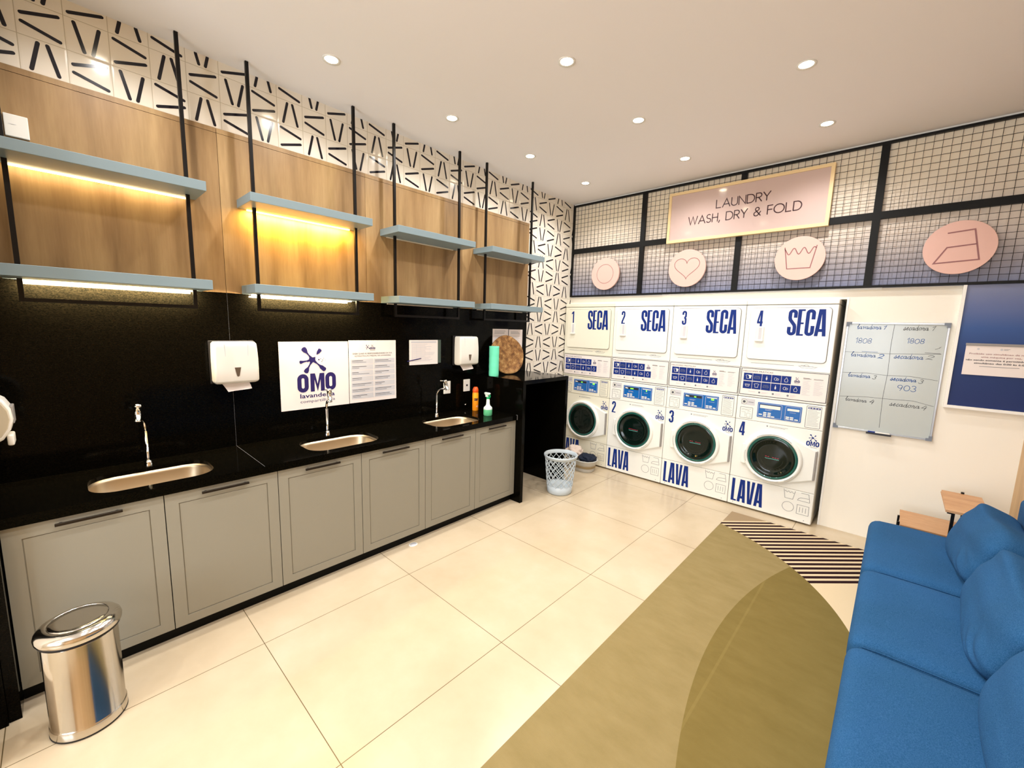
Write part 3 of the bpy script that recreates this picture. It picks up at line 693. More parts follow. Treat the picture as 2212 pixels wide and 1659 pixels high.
def wall_prints():
    P = Plane((.0312, 0, 0), (0, 1, 0), (0, 0, 1), (1, 0, 0)); rn = random.Random(3)
    b = MB(); b.box(.0312, .0335, 1.018, 1.512, 1.045, 1.534, M_paper); Q = P.sub(0, 0, 1, .0023)
    gl = lambda c, x, w, z, h, t=None: glyph(b, Q, c, x, z, w, h, M_navy, t)
    gl('O', 1.131, .078, 1.167, .134, .029); gl('M', 1.222, .102, 1.168, .134, .036); gl('O', 1.330, .080, 1.168, .136, .029)
    splash(b, Q, 1.243, 1.402, .106, M_navy)
    text(b, Q, 'lavanderia', 1.147, 1.398, 1.126, .032, M_navy, .018); text(b, Q, 'compartilhada', 1.147, 1.399, 1.090, .022, M_navy, 0)
    tag(b.build('logo_poster', origin=(.0312, 1.26, 1.045)), 'white poster with large dark blue splash logo and the word lavanderia', 'poster')
    b = MB(); b.box(.0312, .0335, 1.517, 1.930, 1.046, 1.541, M_paper)
    brand(b, Q, 1.692, 1.470, 1.742, 1.508, M_navy); splash(b, Q, 1.675, 1.488, .02, M_navy); 
    lines(b, Q, 1.695, 1.742, 1.468, 1.458, 2, M_lineg, .002, rn, .1)
    text(b, Q, 'SAIBA QUAIS AS RESPONSABILIDADES DA SUA', 1.548, 1.892, 1.431, .0115, M_dark, .01); text(b, Q, 'ADMINISTRAÇÃO PREDIAL NA LAVANDERIA', 1.563, 1.882, 1.412, .0115, M_dark, .0)
    for c in range(2):
        for r in range(7):
            x0 = 1.533+c*.196; z1 = 1.394-r*.0462; rect(b, Q, x0, z1-.040, x0+.188, z1, M_lgrey, .0005)
            for i in range(2): rect(b, Q, x0+.008, z1-.014-i*.012-.0018, x0+.06+rn.random()*.11, z1-.014-i*.012+.0018, M_lineg if i else M_dark, .0009)
    tag(b.build('rules_poster', origin=(.0312, 1.72, 1.046)), 'white poster with two columns of grey text boxes', 'poster')
    # sheet in its clear holder with a pen
    t = thing('sheet_holder', 'clear wall holder with a printed sheet left of the far dispenser', 'paper holder', (.0312, 2.23, 1.32))
    b = MB(); b.box(.0312, .0345, 2.30, 2.405, 1.330, 1.542, M_green3, .001, 1); b.build('clear_pocket', t)
    b = MB(); b.box(.0348, .0372, 2.062, 2.366, 1.322, 1.541, M_paper); Q = P.sub(0, 0, 1, .0062)
    rect(b, Q, 2.08, 1.515, 2.35, 1.530, M_lgrey); lines(b, Q, 2.085, 2.345, 1.508, 1.350, 15, M_lgrey, .0035, rn, .5)
    for i in range(5): ribbon(b, Q, [(2.09+i*.045, 1.36), (2.09+i*.045, 1.505)], .0012, M_lgrey, .0008)
    b.build('printed_sheet', t)
    b = MB(); b.tube([(.040, 2.040, 1.357), (.0405, 2.10, 1.366), (.0405, 2.175, 1.378), (.0405, 2.185, 1.380)], [.0035, .0038, .0038, .001], M_navy, 8)
    tag(b.build('pen', origin=(.04, 2.1, 1.36)), 'dark pen tucked into the printed sheet holder on the wall', 'pen')
    b = MB(); b.box(.0312, .0332, 3.075, 3.312, 1.35, 1.653, M_paper); Q = P.sub(0, 0, 1, .002)
    lines(b, Q, 3.10, 3.29, 1.642, 1.60, 4, M_lineg, .003, rn); lines(b, Q, 3.10, 3.29, 1.59, 1.38, 14, M_lgrey, .003, rn)
    tag(b.build('notice_sheet', origin=(.0312, 3.19, 1.35)), 'white notice sheet mostly hidden behind the straw tray, left one', 'notice')
    b = MB(); b.box(.0312, .0332, 3.322, 3.542, 1.352, 1.650, M_paper)
    lines(b, Q, 3.35, 3.50, 1.632, 1.60, 3, M_lineg, .003, rn); lines(b, Q, 3.345, 3.52, 1.585, 1.37, 16, M_lgrey, .003, rn)
    tag(b.build('notice_sheet', origin=(.0312, 3.43, 1.352)), 'white printed notice sheet right of the straw tray at the panel edge', 'notice')
wall_prints()

def sockets():
    for k, (y0, y1, lab) in enumerate(((2.438, 2.518, 'white wall socket plate directly behind the far tap'), (2.684, 2.765, 'white wall socket plate above the orange can'))):
        t = thing('socket_plate', lab, 'socket', (.0312, (y0+y1)/2, 1.03), 0, 'white socket plates on the backsplash')
        b = MB(); b.box(.0312, .040, y0, y1, 1.030, 1.150, M_plas, .003, 2); b.build('plate', t)
        b = MB(); yc = (y0+y1)/2
        if k: b.box(.0395, .0415, yc-.010, yc+.010, 1.082, 1.100, M_dark)
        else: b.box(.0395, .0415, yc-.016, yc+.016, 1.066, 1.072, M_lineg); b.box(.0395, .0415, yc-.014, yc+.014, 1.10, 1.112, M_lgrey)
        b.build('outlet', t)
    b = MB(); b.box(.0312, .043, -.094, -.018, 2.490, 2.588, M_plas, .003, 2); rect(b, Plane((.0432, 0, 0), (0, 1, 0), (0, 0, 1), (1, 0, 0)), -.080, 2.543, -.056, 2.545, M_lgrey)
    tag(b.build('blank_plate', origin=(.0312, -.055, 2.49)), 'square white cover plate on the oak at the upper left', 'cover plate')
sockets()

def counter_items():
    c = (.155, 2.737, CH); t = thing('insecticide_can', 'orange aerosol can marked SBP on the black counter', 'spray can', c)
    b = MB(); b.lathe([(.028, 0), (.030, .004), (.030, .172), (.027, .180)], c, M_orange, 32)
    b.lathe([(.0303, .125), (.0303, .168)], c, mat('orange_label', (250, 176, 40), rough=.3), 32, close=False); s = b.build('body', t)
    # lettering wrapped round the can, facing the room
    b = MB(); fl = MB(); P = Plane((0, 0, 0), (1, 0, 0), (0, 1, 0), (0, 0, 1)); text(fl, P, 'SBP', -.020, .022, .100, .024, M_dark, .05, 0); poly(fl, P, arc(.012, .045, .009, 0, 345, 14), M_plas, 0); poly(fl, P, arc(.012, .045, .005, 0, 345, 10), M_orcap, .001)
    a0 = math.radians(-28); b.mats = list(fl.mats); b.v = [(c[0]+(.0308+v[2])*math.cos(a0+v[0]/.030), c[1]+(.0308+v[2])*math.sin(a0+v[0]/.030), c[2]+v[1]) for v in fl.v]; b.f = fl.f; b.mi = fl.mi; b.sm = fl.sm; b.build('lettering', s)
    b = MB(); b.lathe([(.027, .180), (.029, .184), (.029, .205), (.022, .225), (.016, .232), (.0, .233)], c, M_orcap, 32); b.build('cap', t)
    c = (.405, 2.668, CH); t = thing('trigger_spray_bottle', 'clear trigger spray bottle with green liquid on the black counter', 'spray bottle', c, 0)
    b = MB(); b.lathe([(.036, 0), (.041, .006), (.041, .058)], c, M_sprayg, 36); b.build('liquid', t)
    b = MB(); b.lathe([(.041, .0585), (.041, .066), (.038, .078), (.021, .094), (.017, .110), (.015, .150), (.013, .156)], c, M_sprayw, 36); b.build('bottle', t)
    b = MB(); b.lathe([(.0155, .156), (.0155, .174)], c, M_green2, 24)
    b.loft([[(c[0]-.012+q[0], c[1]+q[1], c[2]+z) for q in rrpts(-w/2-.004, -.010, w/2+sh, .010, .006, 3)] for z, w, sh in ((.174, .028, 0), (.190, .030, .0), (.200, .055, .008), (.208, .060, .010), (.213, .050, .006))], M_sprayw, True, True, True); hd = b.build('trigger_head', t)
    b = MB(); b.tube([(c[0]+.018, c[1], c[2]+.198), (c[0]+.026, c[1], c[2]+.182), (c[0]+.022, c[1], c[2]+.165)], [.006, .005, .003], M_green2, 8); b.build('trigger', hd)
    # mint paper roll and straw tray on the raised counter
    c = (.195, 2.942, HC); b = MB(); n = 34; prof = [(.048, 0)] + [(.0495+.0005*math.sin(i*1.3), .012+.278*i/20) for i in range(21)] + [(.048, .296), (.020, .297), (.020, .26)]
    b.lathe(prof, c, M_towelg, n); tag(b.build('paper_roll', origin=c), 'standing mint green paper roll on the raised counter', 'paper roll')
    t = thing('straw_tray', 'large round woven straw tray leaning upright on the raised counter', 'tray', (.14, 3.24, HC))
    R = .205; tilt = math.atan2(.10, .40); cz = HC+R*math.cos(tilt)+.002; cx = .155; M4 = Matrix.Translation((cx, 3.175, cz)) @ Matrix.Rotation(-math.radians(13), 4, 'Z') @ Matrix.Rotation(-tilt, 4, 'Y')
    b = MB(); bm = bmesh.new(); vs = []; prof = [(0, .004), (.06, .006), (.12, .004), (.17, .006), (.198, .010), (.205, .006), (.203, -.006), (.15, -.010), (0, -.010)]
    n = 56; pts = []; 
    for r, h in prof:
        for j in range(n): a = 2*pi*j/n; rr = r*(1+.012*math.sin(5*a)); pts.append(M4 @ Vector((h, rr*math.cos(a), rr*math.sin(a))))
    b.add(pts, [(i*n+j, i*n+(j+1) % n, (i+1)*n+(j+1) % n, (i+1)*n+j) for i in range(len(prof)-1) for j in range(n)], M_straw, True); b.build('woven_disc', t)
    bm.free()
counter_items()

# ------------------------------------------------------------------ washers and dryers
def ring_pts(cx, cy, r, n=48): return [(cx+r*math.cos(2*pi*i/n), cy+r*math.sin(2*pi*i/n)) for i in range(n)]
def prism(mb, P, pts, e0, e1, m, smooth=False):
    """outline pts extruded from e0 to e1 along the plane normal (pts counter-clockwise seen from the front)"""
    n = len(pts); vs = [P.p(a, c, e0) for a, c in pts]+[P.p(a, c, e1) for a, c in pts]
    mb.add(vs, [(i, (i+1) % n, n+(i+1) % n, n+i) for i in range(n)], m, smooth); poly(mb, P, pts, m, e1)
def panel(mb, P, x0, y0, x1, y1, r, e0, e1, m, ch=.004):
    n = 5; A = rrpts(x0, y0, x1, y1, r, n); B = rrpts(x0+ch, y0+ch, x1-ch, y1-ch, max(.001, r-ch), n); k = len(A)
    vs = [P.p(a, c, e0) for a, c in A]+[P.p(a, c, e1-ch*.6) for a, c in A]+[P.p(a, c, e1) for a, c in B]
    fs = [(i, (i+1) % k, k+(i+1) % k, k+i) for i in range(k)]+[(k+i, k+(i+1) % k, 2*k+(i+1) % k, 2*k+i) for i in range(k)]+[tuple(range(2*k, 3*k))]
    mb.add(vs, fs, m)
def rline(mb, P, x0, y0, x1, y1, r, w, m, e=.0006): ribbon(mb, P, rrpts(x0, y0, x1, y1, r, 5), w, m, e, True)

def care_symbols(b, P, x0, y0, s, m, w=.0032):
    q = P.sub(x0, y0, s)
    R = lambda pts, cl=False: ribbon(b, q, pts, w/s, m, .0006, cl)
    wave = [(.04+.36*i/24, .94-.03+.03*math.sin(i/24*6*pi)) for i in range(25)]
    R([(0, 1.0), (.07, .60), (.37, .60), (.44, 1.0)]); R(wave)
    R([(.55, .62), (1.0, .62), (.94, .98), (.66, .98)]); R([(.55, .62), (.58, .70), (.66, .76), (.96, .78)])
    R(ring_pts(.22, .22, .22, 32), True); R([(.56, 0), (1.0, 0), (1.0, .42), (.56, .42)], True)
    for k in (.67, .78, .89): R([(k, .09), (k, .33)])

def machine(i, x0, enam, labw, labd):
    rn = random.Random(5+i); w = .683; P = Plane((x0, F, 0), (1, 0, 0), (0, 0, 1), (0, -1, 0)); yb = 5.05
    # ---------------- washer
    t = thing('washing_machine', labw, 'washing machine', (x0+.34, F, 0), 0, 'front loading washers in the niche')
    b = MB(); b.box(x0, x0+w, F+.022, yb, .015, 1.086, enam, .004, 1); b.build('body', t)
    b = MB()
    for u in (.06, .62):
        for y in (F+.07, yb-.07): b.lathe([(.018, 0), (.018, .02)], (x0+u, y, 0), M_rubber, 12)
    b.build('feet', t)
    b = MB(); panel(b, P, .001, .018, w-.001, .2975, .006, -.022, 0, enam)
    word(b, P, 'LAVA', .028, .300, .052, .226, M_blue, {'L': .82, 'V': 1.08, 'A': 1.1}, .02, .40)
    care_symbols(b, P, .458, .090, .200, M_lineg)
    for u in (.05, .63): poly(b, P, ring_pts(u, .040, .004, 8), M_lineg)
    b.build('kick_panel', t)
    b = MB(); panel(b, P, .001, .3005, w-.001, .8655, .006, -.022, 0, enam)
    glyph(b, P, str(i), .040, .712, .050, .134, M_blue, .019)
    brand(b, P, .578, .722, .672, .832, M_blue); lines(b, P, .582, .668, .718, .706, 2, M_lineg, .0018, rn, .3)
    poly(b, P, [(.262, .838), (.270, .846), (.278, .838), (.270, .830)], M_lineg); lines(b, P, .288, .436, .846, .828, 2, M_lineg, .0024, rn, .2)
    b.build('front_panel', t)
    # control panel
    b = MB(); panel(b, P, .001, .8685, w-.001, 1.085, .006, -.022, .002, enam); C = P.sub(0, 0, 1, .002)
    rect(b, C, .034, 1.010, .150, 1.070, M_lgrey); poly(b, C, ring_pts(.060, 1.040, .026, 20), M_plas, .001); ribbon(b, C, ring_pts(.060, 1.040, .024, 20), .003, M_lineg, .0014, True)
    poly(b, C, ring_pts(.060, 1.040, .014, 16), M_lineg, .0016); poly(b, C, ring_pts(.060, 1.040, .006, 10), M_dark, .002); rect(b, C, .095, 1.037, .140, 1.042, M_lineg, .001)
    rline(b, C, .034, .884, .138, .988, .004, .003, M_dark); lines(b, C, .045, .125, .975, .955, 2, M_lineg, .002, rn)
    ribbon(b, C, [(.045, .940), (.078, .940), (.078, .895)], .002, M_lineg); rline(b, C, .090, .895, .122, .932, .004, .002, M_lineg); ribbon(b, C, [(.095, .950), (.125, .950)], .002, M_lineg)
    rline(b, C, .552, .882, .658, 1.072, .005, .003, M_dark); rect(b, C, .562, 1.046, .650, 1.062, M_blue, .0006); lines(b, C, .562, .650, 1.040, .895, 12, M_lineg, .0022, rn, .3)
    for k in range(4): rect(b, C, .566+k*.021, 1.050, .580+k*.021, 1.058, M_lgrey, .001)
    cp = b.build('control_panel', t)
    b = MB(); panel(b, P, .176, .912, .520, 1.052, .006, .002, .006, M_disp, .002); C = P.sub(0, 0, 1, .006)
    rline(b, C, .184, .920, .370, 1.044, .006, .0022, M_lgrey); rline(b, C, .398, .920, .512, 1.044, .006, .0022, M_lgrey)
    for u, v in ((.205, .940), (.24, .930), (.24, .945), (.24, .960), (.275, .930), (.275, .945), (.275, .960), (.305, .930), (.418, .932), (.450, .932), (.418, .947), (.450, .947), (.485, .932)):
        poly(b, C, rrpts(u-.014, v-.005, u+.014, v+.005, .004, 2), M_plas)
    lines(b, C, .240, .310, .996, .980, 2, M_lgrey, .002, rn); lines(b, C, .43, .49, .996, .985, 1, M_lgrey, .002, rn)
    rect(b, C, .194, 1.012, .360, 1.036, M_dark, .0004)
    if i < 4:
        poly(b, C, [(.200, 1.018), (.235, 1.018), (.235, 1.026), (.200, 1.034)], M_plas, .0008); rect(b, C, .262 if i == 2 else .285, 1.016, .300 if i == 2 else .305, 1.028, M_green, .001)
        rect(b, C, .450, 1.008, .462 if i == 2 else .478, 1.026, M_green, .001); rect(b, C, .410, 1.028, .505, 1.036, M_plas, .0008)
    else:
        rect(b, C, .196, 1.000, .358, 1.030, M_plas, .0009); rect(b, C, .412, 1.006, .502, 1.026, M_plas, .0009)
    b.build('display', cp)
    # door
    dc = (.340, .558); R = .242; D1 = P.sub(0, 0, 1)
    d = MB(); out = []
    aT = math.radians(68); aB = math.radians(-68)
    out += [(dc[0]+R*math.cos(aT+(2*pi-2*aT)*k/40), dc[1]+R*math.sin(aT+(2*pi-2*aT)*k/40)) for k in range(41)]
    out += [(.664, .425), (.664, .688)]
    prism(d, P, out, 0, .016, M_enam); prism(d, P, [(dc[0]+(a-dc[0])*.97, dc[1]+(c-dc[1])*.975) for a, c in out], .016, .022, M_enam)
    dr = d.build('door', t)
    d = MB(); prof = [(.236, .018), (.234, .034), (.224, .044), (.212, .046), (.204, .040), (.200, .030)]
    d.lathe(prof, (x0+dc[0], F, dc[1]), M_enam, 64, 'y', close=False)
    for a0, a1, r in ((50, 128, .2185), (-35, -58, .2185), (-70, -125, .2185), (172, 200, .2185)): ribbon(d, P, arc(dc[0], dc[1], r, a0, a1, 20), .0028, M_lineg, .0472)
    d.build('bezel', dr)
    d = MB(); d.lathe([(.201, .034), (.197, .040), (.186, .0405), (.180, .036)], (x0+dc[0], F, dc[1]), M_teal, 64, 'y', close=False); d.build('glass_rim', dr)
    d = MB(); d.lathe([(.1805, .0355), (.174, .037), (.166, .038), (.152, .034), (.140, .027), (.128, .0236), (.118, .0232), (.10, .0236), (.05, .0240), (0, .0242)], (x0+dc[0], F, dc[1]), M_glass, 64, 'y', close=False)
    if i > 1:
        wv = [(dc[0]-.055+.11*k/40, dc[1]-.012+.003*math.sin(k/40*16*pi)) for k in range(41)]
        ribbon(d, P, wv, .0026, M_tealp, .0255); 
        for k in range(6):
            if k in (2,) and i > 2: continue
            rect(d, P, dc[0]-.055+k*.019, dc[1]+.002-k*.0008, dc[0]-.042+k*.019, dc[1]+.008-k*.0008, M_red, .0255)
    ribbon(d, P, arc(dc[0], dc[1]-.01, .088, -160, 0, 24), .0022, M_drum, .0252)
    ribbon(d, P, arc(dc[0], dc[1], .124, -150, -20, 24), .0035, M_drum, .0240)
    for k in range(7): a = math.radians(-125+k*12); ribbon(d, P, [(dc[0]+.108*math.cos(a), dc[1]+.108*math.sin(a)), (dc[0]+.120*math.cos(a), dc[1]+.120*math.sin(a))], .004, M_drum, .0246)
    d.build('door_glass', dr)
    d = MB(); panel(d, P, .086, .452, .150, .645, .010, .010, .030, M_enam, .005); d.build('hinge_cover', dr)
    d = MB(); panel(d, P, .656, .426, .669, .686, .003, 0, .028, M_greypl, .002); d.build('handle', dr)
    # ---------------- dryer
    t = thing('tumble_dryer', labd, 'tumble dryer', (x0+.34, F, 1.088), 0, 'tumble dryers stacked on the washers')
    b = MB(); b.box(x0, x0+w, F+.022, yb, 1.090, 1.940, enam, .004, 1); b.build('body', t)
    b = MB(); b.box(x0-.001, x0+w+.001, F-.004, yb, 1.942, 1.982, enam, .006, 2); b.build('top_cap', t)
    b = MB(); panel(b, P, .001, 1.091, w-.001, 1.362, .004, -.022, 0, enam); C = P.sub(0, 0, 1, 0)
    rect(b, C, .010, 1.109, .678, 1.358, M_paper, .0005); rline(b, C, .011, 1.110, .677, 1.357, .002, .005, M_dark, .0012)
    text(b, C, 'MELHORES PRÁTICAS', .024, .270, 1.325, .013, M_dark, .0, .0012)
    for r in range(2):
        for c in range(5+r):
            u0 = .033+c*.0765; v1 = 1.313-r*.077; rect(b, C, u0, v1-.070, u0+.0735, v1, M_blue, .0012); q = C.sub(u0+.0367, v1-.035, .022, .0018); kk = (c+r*5) % 6
            if kk == 0: ribbon(b, q, [(-.9, .6), (-.4, .8), (.4, .8), (.9, .6), (.6, .1), (.5, -.8), (-.5, -.8), (-.6, .1)], .14, M_lgrey, 0, True)
            elif kk == 1: ribbon(b, q, [(-1, .5), (.9, .5)], .12, M_lineg, 0); ribbon(b, q, [(-1, .1), (.9, .1), (.9, -.5), (-1, -.5)], .12, M_lineg, 0, True)
            elif kk == 2: ribbon(b, q, [(0, .9), (0, .3)], .18, M_lgrey, 0); poly(b, q, [(-.25, .3), (.25, .3), (.3, -.4), (0, -.9), (-.3, -.4)], M_lgrey, 0)
            elif kk == 3: ribbon(b, q, ring_pts(-.2, 0, .55, 14), .14, M_lgrey, 0, True); ribbon(b, q, ring_pts(.45, -.1, .4, 12), .14, M_lgrey, 0, True)
            elif kk == 4: ribbon(b, q, [(-.45, -.8), (-.6, 0), (-.2, .5), (-.1, .9), (.2, .9), (.25, .5), (.6, 0), (.45, -.8)], .14, M_lgrey, 0, True)
            else: ribbon(b, q, [(-.9, .3), (-.6, -.6), (.6, -.6), (.9, .3)], .14, M_lgrey, 0, True); ribbon(b, q, [(-.7, .0), (.7, .0)], .12, M_lgrey, 0)
            if r == 0 and c == 0: poly(b, q, [(.0, .5), (.5, .75), (1.1, .75), (1.5, .4), (1.2, .2), (1.15, -.7), (.45, -.7), (.4, .2)], M_plas, .0004)
    brand(b, C, .436, 1.262, .478, 1.312, M_navy, .0014); lines(b, C, .438, .476, 1.260, 1.252, 2, M_lineg, .0012, rn, .2, .0012)
    lines(b, C, .500, .560, 1.312, 1.300, 2, M_dark, .003, rn, .3, .0012); lines(b, C, .500, .562, 1.290, 1.158, 13, M_lgrey, .003, rn, .5, .0012); lines(b, C, .576, .648, 1.308, 1.298, 2, M_lineg, .0024, rn, .2, .0012); lines(b, C, .582, .650, 1.288, 1.164, 12, M_lgrey, .003, rn, .5, .0012)
    text(b, C, 'PRODUTOS', .085, .140, 1.139, .006, M_lineg, 0, .0012)
    for u in (.175, .285, .400): poly(b, C, ring_pts(u, 1.140, .009, 10), M_lineg, .0012); lines(b, C, u+.016, u+.070, 1.150, 1.128, 4, M_lgrey, .002, rn, .5, .0012)
    b.build('instruction_panel', t)
    b = MB(); panel(b, P, .001, 1.365, w-.001, 1.938, .006, -.022, 0, enam)
    lines(b, P, .080, .420, 1.413, 1.408, 1, M_lineg, .0028, rn, 0)
    sc = [(.452, 1.411), (.48, 1.412), (.59, 1.408)]; ribbon(b, P, sc, .002, M_lineg); ribbon(b, P, [(.46, 1.409), (.475, 1.398), (.565, 1.394), (.582, 1.406)], .002, M_lineg)
    ribbon(b, P, [(.47+.014*k/4, 1.412+.008*abs(math.sin(k*1.1))) for k in range(9)], .0018, M_lineg); ribbon(b, P, arc(.512, 1.415, .018, -20, 200, 12, .009), .0018, M_lineg); ribbon(b, P, [(.49, 1.41), (.50, 1.418), (.51, 1.409), (.52, 1.416), (.53, 1.409), (.56, 1.411)], .0016, M_lineg)
    b.build('front_panel', t)
    b = MB(); panel(b, P, .040, 1.447, .642, 1.912, .028, 0, .012, enam, .003); rline(b, P, .040, 1.447, .642, 1.912, .028, .003, M_seam, .0125 if False else .0008)
    rline(b, P, .0385, 1.4455, .6435, 1.9135, .030, .0035, M_seam, .0008); C = P.sub(0, 0, 1, .012)
    word(b, C, 'SECA', .338, .618, 1.673, .226, M_blue, {'S': 1.0, 'E': .82, 'C': 1.0, 'A': 1.2}, .04, .40); glyph(b, C, str(i), .098, 1.748, .046, .142, M_blue, .018)
    dr = b.build('door', t)
    b = MB(); panel(b, C, .098, 1.612, .162, 1.742, .004, 0, .010, M_plas, .003); rect(b, C.sub(0, 0, 1, .0102), .122, 1.628, .146, 1.734, M_lgrey, 0); panel(b, C, .096, 1.610, .164, 1.624, .003, 0, .018, M_plas, .003); b.build('handle', dr)
for i in range(4):
    machine(i+1, .0125+i*.686, M_enamc if i == 0 else M_enam,
            ['white front loading washer 1 half hidden behind the raised counter, in the corner', 'white front loading washer 2, second from the tiled wall', 'white front loading washer 3, between washers 2 and 4', 'white front loading washer 4, rightmost, beside the whiteboard wall'][i],
            ['white dryer marked 1 SECA, stacked in the corner by the tiled wall', 'white dryer marked 2 SECA, stacked on washer 2', 'white dryer marked 3 SECA, stacked on washer 3', 'white dryer marked 4 SECA, rightmost, beside the whiteboard wall'][i])

# ------------------------------------------------------------------ mesh screen, signs
def mesh_screen():
    t = thing('mesh_screen', 'black framed wire mesh screen along the top of the back wall', 'wire mesh screen', (1.93, D, 2.07))
    xs = [.935, 1.915, 2.905]; yf, yb = D-.036, D-.008; b = MB(); z0, z1 = 2.072, H-.016
    b.box(.002, XR-.002, yf, yb, z0, z0+.018, M_frame); b.box(.002, XR-.002, yf, yb, z1-.018, z1, M_frame); b.box(.002, .018, yf, yb, z0+.018, z1-.018, M_frame); b.box(XR-.018, XR-.002, yf, yb, z0+.018, z1-.018, M_frame)
    for x in xs: b.box(x-.025, x+.025, yf, yb, z0+.018, z1-.018, M_frame)
    edges = [.018]+[v for x in xs for v in (x-.025, x+.025)]+[XR-.018]
    for k in range(4): b.box(edges[2*k], edges[2*k+1], yf, yb, 2.600, 2.656, M_frame)
    b.build('frame', t)
    for k in range(4):
        for za, zb in ((z0+.018, 2.600), (2.656, z1-.018)):
            b = MB(); xa, xb = edges[2*k], edges[2*k+1]; n = max(1, round((xb-xa)/.0485)); st = (xb-xa)/n
            for j in range(1, n): b.box(xa+j*st-.0013, xa+j*st+.0013, D-.0295, D-.0260, za, zb, M_frame)
            m = round((zb-za)/.0485); sz = (zb-za)/m
            for j in range(1, m): b.box(xa, xb, D-.0260, D-.0225, za+j*sz-.0013, za+j*sz+.0013, M_frame)
            b.build('wire_grid', t)
mesh_screen()

def signs():
    P = Plane((0, D-.075, 0), (1, 0, 0), (0, 0, 1), (0, -1, 0))
    t = thing('laundry_sign', 'wide mauve sign reading LAUNDRY WASH, DRY & FOLD on the mesh', 'sign', (1.92, D-.05, 2.585))
    b = MB(); x0, x1, z0, z1 = 1.232, 2.605, 2.588, 3.083; e = .026
    for a in ((x0, x1, z0, z0+e), (x0, x1, z1-e, z1), (x0, x0+e, z0+e, z1-e), (x1-e, x1, z0+e, z1-e)): b.box(a[0], a[1], D-.080, D-.037, a[2], a[3], M_signf)
    b.build('frame', t)
    b = MB(); b.box(x0+e, x1-e, D-.072, D-.040, z0+e, z1-e, M_sign); Q = P.sub(0, 0, 1, -.003)
    strokes(b, Q, 'LAUNDRY', 1.700, 2.155, 2.872, .073, .009, M_brown, .16); strokes(b, Q, 'WASH, DRY & FOLD', 1.445, 2.400, 2.748, .074, .009, M_brown, .17); b.build('face', t)
    lab = ['pink round sign with a thin circle, leftmost on the mesh', 'pink round sign with a heart outline', 'pink round sign with a wash tub symbol', 'pink round sign with an iron symbol, rightmost on the mesh']
    cen = [(.511, 2.326, .183), (1.461, 2.325, .187), (2.427, 2.340, .185), (3.385, 2.333, .186)]
    for k, (cx, cz, r) in enumerate(cen):
        t = thing('round_sign', lab[k], 'sign', (cx, D-.05, cz-r), 0, 'pink round signs on the mesh')
        b = MB(); b.lathe([(r, .0), (r, .018), (r-.001, .020), (0, .020)], (cx, D-.045, cz), M_pink, 72, 'y', smooth=False)
        b.build('disc', t); b = MB(); b.lathe([(.03, 0), (.03, .010)], (cx, D-.0365, cz), M_frame, 16, 'y'); b.build('standoff', t)
        Q = Plane((cx, D-.0652, cz), (1, 0, 0), (0, 0, 1), (0, -1, 0)); b = MB(); w = .006; R = lambda pts, cl=False, ww=w: ribbon(b, Q, pts, ww, M_mauve, .0006, cl)
        if k == 0: R(ring_pts(0, 0, .108), True, .0045)
        elif k == 1:
            h = [(.016*math.sin(a)**3*7.9, .0079*(13*math.cos(a)-5*math.cos(2*a)-2*math.cos(3*a)-math.cos(4*a))*.9+.012) for a in [2*pi*j/60 for j in range(60)]]; R(h, True, .0055)
        elif k == 2:
            wv = [(-.095+.205*j/50, .062-.026*math.sin(j/50*5.6*pi+.4)) for j in range(51)]; R([(-.115, .10), (-.085, -.085), (.085, -.085), (.118, .10)], False, .0075); R([(-.113, .085)]+wv+[(.113, .085)], False, .0075)
        else: R([(-.068, .105), (.066, .118), (.108, -.092), (-.118, -.105), (-.060, .004), (.084, .016)], False, .009)
        b.build('symbol', t)
signs()

